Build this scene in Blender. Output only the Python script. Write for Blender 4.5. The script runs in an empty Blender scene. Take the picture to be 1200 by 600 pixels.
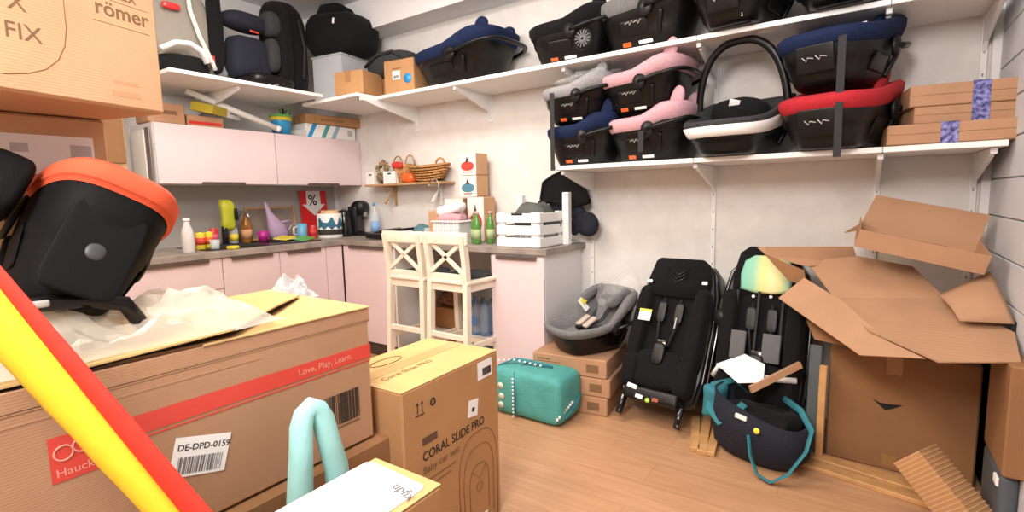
import bpy, bmesh, math, random
from mathutils import Vector, Matrix, noise
random.seed(7)
SC = bpy.context.scene
COL = SC.collection
PI = math.pi
R = math.radians

# ------------------------------------------------------------ camera
cam_d = bpy.data.cameras.new('camera'); cam = bpy.data.objects.new('camera', cam_d); COL.objects.link(cam)
SC.camera = cam
cam_d.sensor_width = 36.0; cam_d.lens = 18.0; cam_d.clip_start = 0.05
YAW, PIT, ROL = R(-34.495), R(-6.559), R(-1.242)
fw = Vector((math.sin(YAW)*math.cos(PIT), math.cos(YAW)*math.cos(PIT), math.sin(PIT)))
rt = Vector((math.cos(YAW), -math.sin(YAW), 0)); upv = rt.cross(fw)
rt2 = rt*math.cos(ROL)+upv*math.sin(ROL); up2 = -rt*math.sin(ROL)+upv*math.cos(ROL)
cam.matrix_world = Matrix(((rt2.x, up2.x, -fw.x, 4.136), (rt2.y, up2.y, -fw.y, -3.114), (rt2.z, up2.z, -fw.z, 1.211), (0, 0, 0, 1)))

# ------------------------------------------------------------ light and exposure
W = bpy.data.worlds.new('world'); SC.world = W; W.use_nodes = True
W.node_tree.nodes['Background'].inputs[0].default_value = (.9, .93, 1, 1)
W.node_tree.nodes['Background'].inputs[1].default_value = .3
SC.view_settings.view_transform = 'Standard'; SC.view_settings.look = 'None'
SC.view_settings.exposure = 0.0; SC.view_settings.gamma = 1; SC.view_settings.use_curve_mapping = False

def area(name, loc, target, size, power, color):
    l = bpy.data.lights.new(name, 'AREA'); l.shape = 'RECTANGLE'; l.size = size[0]; l.size_y = size[1]
    l.energy = power; l.color = color
    o = bpy.data.objects.new(name, l); COL.objects.link(o); o.location = loc
    o.rotation_euler = (Vector(target)-Vector(loc)).to_track_quat('-Z', 'Y').to_euler()
    return o
area('ceiling_light_warm', (2.4, -2.8, 2.74), (2.5, -2.8, 0), (.6, .6), 40, (1, .80, .56))
area('ceiling_light_room', (1.9, -1.7, 2.76), (1.9, -1.4, 0), (1.2, .5), 44, (1, .93, .86))
area('camera_flash_bounce', (3.7, -3.7, 2.4), (1.6, -.9, 1.5), (.9, .7), 78, (1, .95, .92))
area('ceiling_light_right', (3.7, -1.4, 2.76), (3.7, -1.2, 0), (.9, .5), 9, (.95, .97, 1))

# ------------------------------------------------------------ materials
MATS = {}
def mat(name, col, rough=.5, metal=0, bump=0, bscale=60, var=0, vscale=6, spec=.5, alpha=1, trans=0, sheen=0, kind=None, col2=None, emit=None):
    if name in MATS: return MATS[name]
    m = bpy.data.materials.new(name); m.use_nodes = True; MATS[name] = m
    nt = m.node_tree; b = nt.nodes['Principled BSDF']
    b.inputs['Base Color'].default_value = (*col, 1)
    b.inputs['Roughness'].default_value = rough; b.inputs['Metallic'].default_value = metal
    b.inputs['Specular IOR Level'].default_value = spec
    b.inputs['Alpha'].default_value = alpha; b.inputs['Transmission Weight'].default_value = trans
    b.inputs['Sheen Weight'].default_value = sheen
    tc = nt.nodes.new('ShaderNodeTexCoord')
    if var or col2:
        n = nt.nodes.new('ShaderNodeTexNoise'); n.inputs['Scale'].default_value = vscale; n.inputs['Detail'].default_value = 5
        nt.links.new(tc.outputs['Object'], n.inputs['Vector'])
        r = nt.nodes.new('ShaderNodeValToRGB'); nt.links.new(n.outputs['Fac'], r.inputs['Fac'])
        c1 = tuple(c*(1-var) for c in col); c2 = col2 or tuple(min(1, c*(1+var)) for c in col)
        r.color_ramp.elements[0].position = .35; r.color_ramp.elements[1].position = .65
        r.color_ramp.elements[0].color = (*c1, 1); r.color_ramp.elements[1].color = (*c2, 1)
        nt.links.new(r.outputs['Color'], b.inputs['Base Color'])
    if bump:
        n2 = nt.nodes.new('ShaderNodeTexNoise'); n2.inputs['Scale'].default_value = bscale; n2.inputs['Detail'].default_value = 4
        nt.links.new(tc.outputs['Object'], n2.inputs['Vector'])
        bp = nt.nodes.new('ShaderNodeBump'); bp.inputs['Strength'].default_value = bump; bp.inputs['Distance'].default_value = .01
        nt.links.new(n2.outputs['Fac'], bp.inputs['Height']); nt.links.new(bp.outputs['Normal'], b.inputs['Normal'])
    return m
def cardmat(name, col):
    m = mat(name, col, .75, var=.06, vscale=5, spec=.25)
    nt = m.node_tree; b = nt.nodes['Principled BSDF']
    tc = [n for n in nt.nodes if n.type == 'TEX_COORD'][0]
    w = nt.nodes.new('ShaderNodeTexWave'); w.inputs['Scale'].default_value = 55; w.bands_direction = 'Z'; w.inputs['Distortion'].default_value = .3
    nt.links.new(tc.outputs['Object'], w.inputs['Vector'])
    bp = nt.nodes.new('ShaderNodeBump'); bp.inputs['Strength'].default_value = .08; bp.inputs['Distance'].default_value = .004
    nt.links.new(w.outputs['Fac'], bp.inputs['Height']); nt.links.new(bp.outputs['Normal'], b.inputs['Normal'])
    return m
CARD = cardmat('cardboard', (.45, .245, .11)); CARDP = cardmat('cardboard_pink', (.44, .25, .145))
CARDTOP = cardmat('cardboard_lit_top', (.60, .40, .17)); CARDD = cardmat('cardboard_dark', (.29, .145, .065))  # yellower tone for carton tops: warm light from above put into the colour
CARDL = cardmat('cardboard_light', (.60, .36, .20))
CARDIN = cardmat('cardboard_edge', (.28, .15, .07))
WHITE = mat('white_paint', (.82, .82, .81), .45); WHITEP = mat('white_plastic', (.85, .85, .84), .35)
SHELFW = mat('white_laminate_shelf', (.86, .85, .83), .35)
PAPER = mat('paper', (.88, .88, .87), .8); INK = mat('ink', (.03, .025, .02), .6); INKB = mat('faded_print', (.20, .11, .05), .8)
BLACKP = mat('black_plastic', (.004, .004, .0045), .34, spec=.35, bump=.05, bscale=200)
BLACKG = mat('black_gloss', (.01, .01, .012), .12)
BLACKF = mat('black_fabric', (.006, .006, .007), .9, spec=.2, bump=.25, bscale=120, sheen=.03)
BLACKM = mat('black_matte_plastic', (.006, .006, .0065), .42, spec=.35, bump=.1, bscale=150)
DGREYF = mat('dark_grey_fabric', (.028, .030, .033), .9, bump=.4, bscale=120)
GREYF = mat('grey_melange_fabric', (.30, .30, .31), .9, bump=.3, bscale=140, var=.12, vscale=60)
GREYFD = mat('mid_grey_fabric', (.17, .17, .175), .9, bump=.4, bscale=140, var=.12, vscale=60)
NAVYF = mat('navy_fabric', (.006, .015, .055), .85, spec=.25, bump=.3, bscale=130)
NAVYD = mat('dark_navy_fabric', (.008, .010, .022), .9, bump=.4, bscale=130)
PINKF = mat('rose_pink_fabric', (.60, .34, .38), .88, bump=.3, bscale=130, var=.05, vscale=50)
REDF = mat('red_fabric', (.42, .01, .02), .85, bump=.35, bscale=130)
ORANF = mat('orange_red_fabric', (.66, .085, .03), .85, bump=.12, bscale=130)
TEALF = mat('teal_fabric', (.07, .33, .31), .7, bump=.3, bscale=60, var=.1, vscale=8)
TEALS = mat('teal_webbing', (.03, .20, .25), .8, bump=.3, bscale=200)
MINT = mat('turquoise_satin', (.36, .72, .70), .6, bump=.2, bscale=40)
YELF = mat('yellow_cloth', (.85, .55, .02), .8, bump=.25, bscale=25)
REDCL = mat('red_cloth', (.70, .03, .012), .8, bump=.25, bscale=25)
RED = mat('red_print', (.66, .06, .04), .6); REDP = mat('red_plastic', (.6, .03, .03), .3)
ORANGE = mat('orange_plastic', (.8, .13, .02), .4); BLUEP = mat('blue_plastic', (.03, .30, .62), .35)
GREENP = mat('green_plastic', (.12, .42, .08), .4); YELP = mat('yellow_plastic', (.75, .60, .04), .4)
LIMEP = mat('lime_plastic', (.48, .50, .03), .45, bump=.4, bscale=30)
LILAC = mat('lilac_plastic', (.45, .32, .50), .45); MAGENTA = mat('magenta_plastic', (.45, .02, .26), .4)
AMBER = mat('amber_syrup', (.62, .25, .04), .1, trans=.5); WICK = mat('wicker', (.48, .24, .08), .7, bump=.8, bscale=90, var=.4, vscale=50)
CHROME = mat('brushed_metal', (.5, .5, .5), .3, metal=1); HANDLE = mat('bronze_handle', (.16, .12, .10), .4, metal=.6)
CREAM = mat('cream_chair_paint', (.82, .73, .60), .45, var=.03, vscale=8)
PINKDOOR = mat('pale_pink_door_laminate', (.73, .60, .62), .28, var=.02, vscale=4)
CABSIDE = mat('cabinet_side_laminate', (.76, .75, .75), .4)
PINE = mat('pine_wood', (.58, .32, .13), .5, var=.15, vscale=12); PINED = mat('shelf_wood', (.50, .30, .15), .5, var=.2, vscale=14)
TAPE = mat('brown_packing_tape', (.36, .19, .08), .25); TAPEY = mat('clear_packing_tape', (.58, .36, .15), .15)
TAPEB = mat('blue_printed_tape', (.05, .05, .32), .35, var=.6, vscale=70, col2=(.3, .3, .65))
STRAP = mat('black_webbing', (.02, .02, .022), .8)
SKIN = mat('label_yellow', (.85, .7, .08), .6)
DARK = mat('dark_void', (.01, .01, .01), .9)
def glassy(name, col, a, rough=.1):
    m = bpy.data.materials.new(name); m.use_nodes = True; nt = m.node_tree; b = nt.nodes['Principled BSDF']
    b.inputs['Base Color'].default_value = (*col, 1); b.inputs['Roughness'].default_value = rough; b.inputs['Alpha'].default_value = a
    tc = nt.nodes.new('ShaderNodeTexCoord'); n2 = nt.nodes.new('ShaderNodeTexNoise'); n2.inputs['Scale'].default_value = 14
    nt.links.new(tc.outputs['Object'], n2.inputs['Vector'])
    bp = nt.nodes.new('ShaderNodeBump'); bp.inputs['Strength'].default_value = .5
    nt.links.new(n2.outputs['Fac'], bp.inputs['Height']); nt.links.new(bp.outputs['Normal'], b.inputs['Normal'])
    return m
FILM = glassy('clear_film', (.9, .9, .88), .20, .06); FILMY = glassy('milky_film', (.88, .82, .70), .42, .10); FILM2 = glassy('frosted_bin_plastic', (.62, .65, .68), .62, .3)
PET = glassy('clear_bottle', (.75, .85, .92), .4, .05); PETG = glassy('green_bottle', (.10, .30, .06), .75, .05)
PETB = glassy('blue_bottle', (.25, .45, .75), .7, .08)

# ------------------------------------------------------------ geometry helpers
def T(x, y, z): return Matrix.Translation((x, y, z))
def E3(rx=0, ry=0, rz=0): return Matrix.Rotation(R(rz), 4, 'Z') @ Matrix.Rotation(R(ry), 4, 'Y') @ Matrix.Rotation(R(rx), 4, 'X')
class MB:
    def __init__(s): s.bm = bmesh.new()
    def _add(s, fn, M, smooth):
        nf = len(s.bm.faces); s.bm.faces.ensure_lookup_table()
        b2 = bmesh.new(); fn(b2)
        if M is not None: bmesh.ops.transform(b2, matrix=M, verts=b2.verts)
        for f in b2.faces: f.smooth = smooth
        me = bpy.data.meshes.new('tmp'); b2.to_mesh(me); b2.free(); s.bm.from_mesh(me); bpy.data.meshes.remove(me)
        return s
    def box(s, c, sz, rot=None, bev=.0, seg=1, taper=None, M=None):
        def fn(b):
            bmesh.ops.create_cube(b, size=1)
            for v in b.verts:
                if taper and v.co.z < 0: v.co.x *= taper[0]; v.co.y *= taper[1]
                v.co = Vector((v.co.x*sz[0], v.co.y*sz[1], v.co.z*sz[2]))
            if bev: bmesh.ops.bevel(b, geom=list(b.edges), offset=bev, segments=seg, affect='EDGES', profile=.6)
        m = T(*c) @ (E3(*rot) if rot else Matrix())
        return s._add(fn, (M @ m) if M else m, seg > 1 and bev > 0)
    def rings(s, rings, closed=True, cap0=True, cap1=True, M=None, smooth=True):
        def fn(b):
            vs = [[b.verts.new(p) for p in r] for r in rings]; n = len(vs[0])
            for a, c in zip(vs, vs[1:]):
                for i in range(n if closed else n-1):
                    j = (i+1) % n
                    b.faces.new((a[i], a[j], c[j], c[i]))
            if cap0 and closed: b.faces.new(list(reversed(vs[0])))
            if cap1 and closed: b.faces.new(vs[-1])
            bmesh.ops.recalc_face_normals(b, faces=b.faces)
        return s._add(fn, M, smooth)
    def tube(s, pts, r, seg=10, flat=1.0, closed=False, M=None, rz=None, up=None):
        pts = [Vector(p) for p in pts]; n = len(pts); rings = []
        rr = r if isinstance(r, (list, tuple)) else [r]*n
        prev = None
        for i, p in enumerate(pts):
            if closed: t = pts[(i+1) % n]-pts[i-1]
            else: t = pts[min(i+1, n-1)]-pts[max(i-1, 0)]
            t.normalize()
            ref = Vector(up) if up else (prev if prev is not None else (Vector((0, 0, 1)) if abs(t.z) < .9 else Vector((1, 0, 0))))
            a = t.cross(ref)
            if a.length < 1e-5: a = t.orthogonal()
            a.normalize(); bb = a.cross(t).normalized(); prev = bb
            rings.append([p + a*math.cos(k*2*PI/seg)*rr[i] + bb*math.sin(k*2*PI/seg)*rr[i]*flat for k in range(seg)])
        if closed: rings.append(rings[0])
        return s.rings(rings, cap0=not closed, cap1=not closed, M=M)
    def lathe(s, prof, c=(0, 0, 0), seg=20, M=None, smooth=True):
        rings = [[Vector((c[0]+r*math.cos(k*2*PI/seg), c[1]+r*math.sin(k*2*PI/seg), c[2]+z)) for k in range(seg)] for r, z in [(max(a, .0005), b) for a, b in prof]]
        return s.rings(rings, M=M, smooth=smooth)
    def prism(s, poly, h, M=None, bev=0):
        def fn(b):
            v = [b.verts.new((p[0], p[1], 0)) for p in poly]; f = b.faces.new(v)
            r = bmesh.ops.extrude_face_region(b, geom=[f])
            bmesh.ops.translate(b, vec=(0, 0, h), verts=[x for x in r['geom'] if isinstance(x, bmesh.types.BMVert)])
            bmesh.ops.recalc_face_normals(b, faces=b.faces)
            if bev: bmesh.ops.bevel(b, geom=list(b.edges), offset=bev, segments=2, affect='EDGES')
        return s._add(fn, M, False)
    def soft(s, c, sz, e=(.5, .5), rot=None, nz=0, ns=6, seg=28, seed=0, M=None):
        """superellipsoid lump with cloth-like noise"""
        def sp(v, p): return math.copysign(abs(v)**p, v)
        rings = []; nv = max(8, seg//2)
        for i in range(nv+1):
            ph = -PI/2 + PI*i/nv; ph = max(-PI/2+.02, min(PI/2-.02, ph)); ring = []
            for k in range(seg):
                th = 2*PI*k/seg
                v = Vector((sp(math.cos(ph), e[1])*sp(math.cos(th), e[0])*sz[0]/2, sp(math.cos(ph), e[1])*sp(math.sin(th), e[0])*sz[1]/2, sp(math.sin(ph), e[1])*sz[2]/2))
                if nz:
                    q = v*ns + Vector((seed*3.1, seed*1.7, seed))
                    v = v*(1+nz*(noise.noise(q)+.5*noise.noise(q*2.3)))
                ring.append(v)
            rings.append(ring)
        m = T(*c) @ (E3(*rot) if rot else Matrix())
        return s.rings(rings, M=(M @ m) if M else m)
    def slab(s, pts, th):
        """a sheet from 3D outline points, with thickness"""
        def fn(b):
            v = [b.verts.new(p) for p in pts]; f = b.faces.new(v); f.normal_update(); n = f.normal.copy()
            r = bmesh.ops.extrude_face_region(b, geom=[f])
            bmesh.ops.translate(b, vec=n*th, verts=[x for x in r['geom'] if isinstance(x, bmesh.types.BMVert)])
            bmesh.ops.recalc_face_normals(b, faces=b.faces)
        return s._add(fn, None, False)
    def folded(s, verts, faces, th):
        """a creased sheet: flat panels sharing fold lines, with thickness"""
        def fn(b):
            v = [b.verts.new(p) for p in verts]; fs = [b.faces.new([v[i] for i in f]) for f in faces]
            bmesh.ops.recalc_face_normals(b, faces=b.faces); b.normal_update()
            if fs[0].normal.z < 0: bmesh.ops.reverse_faces(b, faces=b.faces); b.normal_update()
            nn = {x: x.normal.copy() for x in b.verts}
            r = bmesh.ops.extrude_face_region(b, geom=list(b.faces))
            for x in [q for q in r['geom'] if isinstance(q, bmesh.types.BMVert)]:
                k = min(nn, key=lambda y: (y.co-x.co).length); x.co = x.co - nn[k]*th
            bmesh.ops.recalc_face_normals(b, faces=b.faces)
        return s._add(fn, None, False)
    def build(s, name, m, parent=None):
        me = bpy.data.meshes.new(name); s.bm.to_mesh(me); s.bm.free(); me.materials.append(m)
        o = bpy.data.objects.new(name, me); COL.objects.link(o)
        if parent: o.parent = parent
        return o
def thing(name, label, cat, loc=(0, 0, 0), rot=(0, 0, 0), group=None):
    o = bpy.data.objects.new(name, None); COL.objects.link(o); o.empty_display_size = .05
    o.location = loc; o.rotation_euler = E3(*rot).to_euler(); o['label'] = label; o['category'] = cat
    if group: o['group'] = group
    return o
def tag(o, label, cat, group=None):
    o['label'] = label; o['category'] = cat
    if group: o['group'] = group
    return o
def struct(o): o['kind'] = 'structure'; return o
def place(o, loc, rot=(0, 0, 0)): o.location = loc; o.rotation_euler = E3(*rot).to_euler(); return o
def dup(root, loc, rot, label, group=None, name=None):
    def cp(o, par):
        c = o.copy(); COL.objects.link(c)
        if par: c.parent = par
        for ch in o.children: cp(ch, c)
        return c
    c = cp(root, None); place(c, loc, rot); c['label'] = label
    if group: c['group'] = group
    return c
def text(name, s, size, m, parent, loc, rot, align='LEFT', sx=1.0, bold=0):
    cu = bpy.data.curves.new(name, 'FONT'); cu.body = s; cu.size = size; cu.extrude = .0001; cu.align_x = align; cu.offset = bold; cu.resolution_u = 3
    o = bpy.data.objects.new(name, cu); COL.objects.link(o)
    dg = bpy.context.evaluated_depsgraph_get(); me = bpy.data.meshes.new_from_object(o.evaluated_get(dg))
    bpy.data.objects.remove(o); me.materials.clear(); me.materials.append(m)
    q = bpy.data.objects.new(name, me); COL.objects.link(q); q.parent = parent
    q.location = loc; q.rotation_euler = E3(*rot).to_euler(); q.scale = (sx, 1, 1)
    return q
RX = (90, 0, 90)   # print on a face that looks towards +X
RY = (90, 0, 0)    # print on a face that looks towards -Y

# ============================================================ THE ROOM
def node_wall(name, c1, c2, scale, bump=.25, bs=220):
    return mat(name, c1, .85, var=.0, col2=c2, vscale=scale, bump=bump, bscale=bs, spec=.2)
WALLB = node_wall('white_woodchip_wall', (.74, .71, .68), (.79, .765, .74), 9, .2, 160)
WALLA = node_wall('white_plaster', (.74, .73, .72), (.78, .77, .76), 5, .2, 120)
CEIL = node_wall('ceiling_white', (.82, .82, .83), (.85, .85, .85), 3, .1, 80)
# laminate floor
FL = bpy.data.materials.new('oak_laminate'); FL.use_nodes = True
nt = FL.node_tree; b = nt.nodes['Principled BSDF']; b.inputs['Roughness'].default_value = .33
tc = nt.nodes.new('ShaderNodeTexCoord'); mp = nt.nodes.new('ShaderNodeMapping')
nt.links.new(tc.outputs['Object'], mp.inputs['Vector'])
br = nt.nodes.new('ShaderNodeTexBrick'); nt.links.new(mp.outputs['Vector'], br.inputs['Vector'])
br.offset = .37; br.inputs['Scale'].default_value = 1; br.inputs['Brick Width'].default_value = 1.3; br.inputs['Row Height'].default_value = .19
br.inputs['Mortar Size'].default_value = .0015; br.inputs['Color1'].default_value = (.58, .33, .185, 1); br.inputs['Color2'].default_value = (.54, .30, .165, 1)
br.inputs['Mortar'].default_value = (.42, .23, .12, 1)
m2 = nt.nodes.new('ShaderNodeMapping'); m2.inputs['Scale'].default_value = (1.2, 16, 1); nt.links.new(tc.outputs['Object'], m2.inputs['Vector'])
nz = nt.nodes.new('ShaderNodeTexNoise'); nz.inputs['Scale'].default_value = 2.5; nz.inputs['Detail'].default_value = 8; nz.inputs['Distortion'].default_value = 1.2
nt.links.new(m2.outputs['Vector'], nz.inputs['Vector'])
rp = nt.nodes.new('ShaderNodeValToRGB'); rp.color_ramp.elements[0].position = .3; rp.color_ramp.elements[1].position = .7
rp.color_ramp.elements[0].color = (.80, .76, .70, 1); rp.color_ramp.elements[1].color = (1, 1, 1, 1); nt.links.new(nz.outputs['Fac'], rp.inputs['Fac'])
mx = nt.nodes.new('ShaderNodeMix'); mx.data_type = 'RGBA'; mx.blend_type = 'MULTIPLY'; mx.inputs['Factor'].default_value = .9
nt.links.new(br.outputs['Color'], mx.inputs[6]); nt.links.new(rp.outputs['Color'], mx.inputs[7]); nt.links.new(mx.outputs[2], b.inputs['Base Color'])

XC, YF, ZC = 4.6, -4.6, 2.8
struct(MB().box((XC/2, YF/2, -.05), (XC+.2, -YF+.2, .1)).build('floor', FL))
struct(MB().box((XC/2, YF/2, ZC+.05), (XC+.2, -YF+.2, .1)).build('ceiling', CEIL))
struct(MB().box((XC/2, .05, ZC/2), (XC+.2, .1, ZC)).build('wall_back', WALLB))
struct(MB().box((-.05, YF/2, ZC/2), (.1, -YF, ZC)).build('wall_left', WALLA))
struct(MB().box((XC/2, YF-.05, ZC/2), (XC+.2, .1, ZC)).build('wall_front', WALLA))
wr = MB(); n = 18; hh = ZC/n
wr.box((XC+.06, YF/2, ZC/2), (.1, -YF, ZC))
for i in range(n): wr.box((XC+.005, YF/2, hh*(i+.5)), (.02, -YF, hh-.006), bev=.002)
struct(wr.build('wall_right', mat('grey_white_panel', (.62, .64, .68), .5)))
struct(MB().box((XC/2, -.1175, 2.68), (XC, .235, .24)).build('trim_1', CEIL))
struct(MB().box((XC-.018, -.012, 1.4), (.036, .024, 2.8), bev=.004).build('trim_2', WHITE))
struct(MB().box((1.9+1.2, -.008, .04), (3.0, .016, .08), bev=.003).build('baseboard_back', WHITE))
struct(MB().box((.006, -1.35, 1.12), (.012, 2.6, .44)).build('trim_3', mat('grey_splashback', (.40, .385, .375), .35)))

# ============================================================ KITCHEN
def cabinet(name, label, cat, x0, x1, y0, y1, z0, z1, face, doors, group, body=CABSIDE, handle='top', hw=None):
    """face 'x' or 'y': the side the doors are on; doors = list of (z0, z1, kind)"""
    t = thing(name, label, cat, ((x0+x1)/2, (y0+y1)/2, z0), group=group)
    w, d, h = x1-x0, y1-y0, z1-z0
    th = .018; g = .0025
    m = MB()
    if face == 'x': m.box((-th/2, 0, h/2), (w-th, d-.002, h), bev=.002)
    else: m.box((0, th/2, h/2), (w-.002, d-th, h), bev=.002)
    m.build('cabinet_body', body, t)
    for (a, c, kd) in doors:
        a -= z0; c -= z0
        if face == 'x': o = MB().box((w/2-th/2, 0, (a+c)/2), (th-.001, d-2*g, c-a-2*g), bev=.0015).build(kd, PINKDOOR, t)
        else: o = MB().box((0, -d/2+th/2, (a+c)/2), (w-2*g, th-.001, c-a-2*g), bev=.0015).build(kd, PINKDOOR, t)
        L = hw or (d if face == 'x' else w)*.72
        zz = (c-.006) if handle == 'top' else (a+.004)
        if handle:
            if face == 'x': MB().box((w/2+.006, 0, zz), (.02, L, .008), bev=.002).box((w/2+.013, 0, zz-(.008 if handle == 'top' else -.002)), (.004, L, .02), bev=.001).build('handle', HANDLE, o)
            else: MB().box((0, -d/2-.006, zz), (L, .02, .008), bev=.002).box((0, -d/2-.013, zz-.008), (L, .004, .02), bev=.001).build('handle', HANDLE, o)
    return t
G = 'base cabinets under the sink worktop'
cabinet('base_cabinet', 'pale pink base cabinet with two drawers, farthest left under the worktop', 'cabinet', .02, .70, -2.05, -1.45, .1, .86, 'x', [(.1, .40, 'drawer'), (.40, .655, 'drawer'), (.655, .86, 'drawer')], G)
cabinet('base_cabinet', 'pale pink base cabinet door between the drawers and the narrower door', 'cabinet', .02, .70, -1.45, -1.05, .1, .86, 'x', [(.1, .86, 'door')], G)
cabinet('base_cabinet', 'narrow pale pink base cabinet below the red percent poster', 'cabinet', .02, .70, -1.05, -.665, .1, .86, 'x', [(.1, .86, 'door')], G)
cabinet('corner_filler', 'slim pale pink filler panel in the inner corner of the worktop', 'panel', .02, .70, -.665, -.515, .1, .86, 'x', [(.1, .86, 'panel')], G, handle=None)
cabinet('base_cabinet', 'pale pink base cabinet right of the inner corner, left of the bar stools', 'cabinet', .705, 1.27, -.51, -.02, .1, .86, 'y', [(.1, .86, 'door')], G, hw=.4)
tag(MB().box((1.29, -.265, .45), (.018, .49, .82), bev=.002).build('partition_board', CABSIDE), 'upright white board seen through the left bar stool', 'board')
tag(MB().box((1.35, -.49+.0, .05), (1.3-.0, .016, .09)).build('plinth', mat('dark_plinth', (.05, .035, .03), .5)), 'dark plinth strip along the floor below the pink corner cabinet', 'plinth')
bpy.data.objects['plinth'].location.x = -.4; 
cabinet('peninsula_cabinet', 'tall pale pink end cabinet with white side, carrying the white crate', 'cabinet', 2.18, 2.575, -.51, -.005, .0, .86, 'y', [(.02, .85, 'door')], None, hw=.3)
def ucab(y0, y1, label): return cabinet('wall_cabinet', label, 'wall cabinet', .0, .363, y0, y1, 1.345, 1.742, 'x', [(1.345, 1.742, 'door')], 'pale pink wall cabinets', handle='bottom', hw=.3)
ucab(-1.64, -.817, 'wide pale pink wall cabinet on the left, above the lime glove bag')
ucab(-.815, -.003, 'pale pink wall cabinet on the right, above the red percent poster')
sk = thing('calendar', 'white glossy calendar sheet hanging on the left end of the wall cabinets', 'calendar', (.18, -1.652, 1.36))
MB().box((-.04, 0, .17), (.2, .008, .34)).build('calendar_sheet', PAPER, sk); MB().box((.11, 0, .17), (.06, .006, .36)).build('side_strip', CHROME, sk)
t = thing('tall_cabinet', 'tall unit with dark glass oven front, left of the wall cabinets', 'cabinet', (.11, -1.955, .9))
MB().box((0, 0, .55), (.19, .42, 1.10), bev=.003).build('cabinet_body', PINED, t); MB().box((.098, 0, .50), (.012, .40, .025), bev=.002).build('white_strip', WHITEP, t)
MB().box((.10, 0, .34), (.012, .38, .26), bev=.004).build('oven_door', mat('oven_glass', (.06, .08, .12), .15), t); MB().box((.10, 0, .78), (.010, .40, .40), bev=.002).build('upper_door', CARDD, t)
# worktop
WT = mat('grey_oak_worktop', (.30, .26, .23), .42, var=.2, vscale=9)
m = MB()
m.box((.36, -1.28, .88), (.71, 2.56-.03, .04), bev=.003)
m.box((1.655, -.262, .88), (1.89, .52, .04), bev=.003)
tag(m.build('worktop', WT), 'L-shaped grey wood-look kitchen worktop running to the peninsula', 'worktop')
# sink
t = thing('sink', 'black sink with drainer sunk in the left worktop', 'sink', (.36, -1.05, .9))
MB().box((0, 0, .004), (.46, .86, .008), bev=.004, seg=2).build('sink_rim', BLACKG, t)
MB().box((0, -.2, .009), (.36, .36, .004), bev=.002).build('basin', DARK, t)
m = MB()
for i in range(8): m.box((0, .08+i*.04, .010), (.34, .012, .005), bev=.002)
m.build('drainer', BLACKG, t)
MB().tube([(-.2, .0, .0), (-.2, 0, .16), (-.19, 0, .21), (-.14, 0, .24), (-.06, 0, .235), (-.03, 0, .20)], .011, 10).build('tap', CHROME, t)

def bottle(name, label, cat, x, y, r, h, m1, cap, lab=None, z=.9, neck=.35, group=None):
    t = thing(name, label, cat, (x, y, z), group=group)
    MB().lathe([(r*.9, 0), (r, .01), (r, h*.55), (r*.9, h*.66), (r*neck, h*.84), (r*neck, h*.93)]).build('bottle_body', m1, t)
    MB().lathe([(r*neck*1.15, h*.92), (r*neck*1.15, h*1.0)]).build('cap', cap, t)
    if lab: MB().lathe([(r*1.02, h*.15), (r*1.02, h*.45)]).build('paper_label', lab, t)
    return t
def can(name, label, x, y, r, h, m1, m2_, z=.9, lid=True):
    t = thing(name, label, 'can', (x, y, z))
    MB().lathe([(r*.92, 0), (r, .006), (r, h-.006), (r*.9, h)]).build('can_body', m1, t)
    MB().lathe([(r*1.01, h*.3), (r*1.01, h*.7)]).build('paper_band', m2_, t)
    MB().lathe([(r*.88, h-.001), (r*.88, h+.002)]).build('lid', CHROME if lid else m2_, t)
bottle('plastic_bottle', 'milky white plastic bottle at the left end of the worktop', 'bottle', .60, -1.60, .036, .22, glassy('milky', (.75, .72, .72), .85, .4), WHITEP, neck=.5)
can('food_can', 'yellow and red can, left one of two by the milky bottle', .45, -1.46, .030, .12, YELP, RED)
can('food_can', 'yellow and white can, right one of two by the milky bottle', .43, -1.395, .028, .12, YELP, ORANGE)
can('drink_can', 'red drink can standing between the yellow cans and the lime bag', .30, -1.30, .031, .135, REDP, mat('pinkband', (.7, .1, .2), .4))
t = thing('measuring_cup', 'small clear plastic cup in front of the yellow cans', 'cup', (.56, -1.42, .9)); MB().lathe([(.026, 0), (.032, .07), (.030, .07), (.025, .004)]).build('cup_wall', PET, t)
tag(place(MB().soft((0, 0, .012), (.08, .05, .024), nz=.2).build('packet', YELP), (.60, -1.33, .90), (0, 0, 30)), 'small yellow packet lying at the front edge of the worktop', 'packet')
t = thing('glove_holder', 'lime green plastic bag hung over a bottle behind the sink', 'bag', (.24, -1.16, .99))
MB().soft((0, 0, .13), (.07, .105, .25), e=(.6, .5), nz=.25, ns=9, seed=3).build('bag', LIMEP, t); MB().soft((.05, .035, .14), (.03, .02, .09), nz=.2).build('dark_print', BLACKP, t)
bottle('dark_bottle', 'black bottle under the lime green bag by the sink', 'bottle', .24, -1.19, .024, .20, BLACKG, BLACKP)
bottle('detergent_bottle', 'clear detergent bottle with yellow flower label behind the sink', 'bottle', .22, -1.115, .03, .18, PET, SKIN, lab=YELP)
bottle('syrup_bottle', 'amber syrup bottle with red cap beside the wooden frame', 'bottle', .16, -.985, .038, .235, AMBER, REDP, lab=mat('peach', (.75, .4, .2), .6))
t = thing('picture_frame', 'wooden framed board leaning against the grey splashback', 'frame', (.06, -.70, .905), (0, -8, 0))
for (c, s_) in (((0, -.21, .135), (.014, .014, .27)), ((0, .21, .135), (.014, .014, .27)), ((0, 0, .263), (.014, .434, .014)), ((0, 0, .007), (.014, .434, .014))): MB().box(c, s_, bev=.002).build('frame_bar', PINE, t)
MB().box((-.003, 0, .135), (.004, .41, .25)).build('board', mat('board_brown', (.30, .24, .20), .6, var=.15), t)
t = thing('watering_jug', 'lilac watering can shaped like a pointed cone', 'watering can', (.19, -.755, .905))
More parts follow.
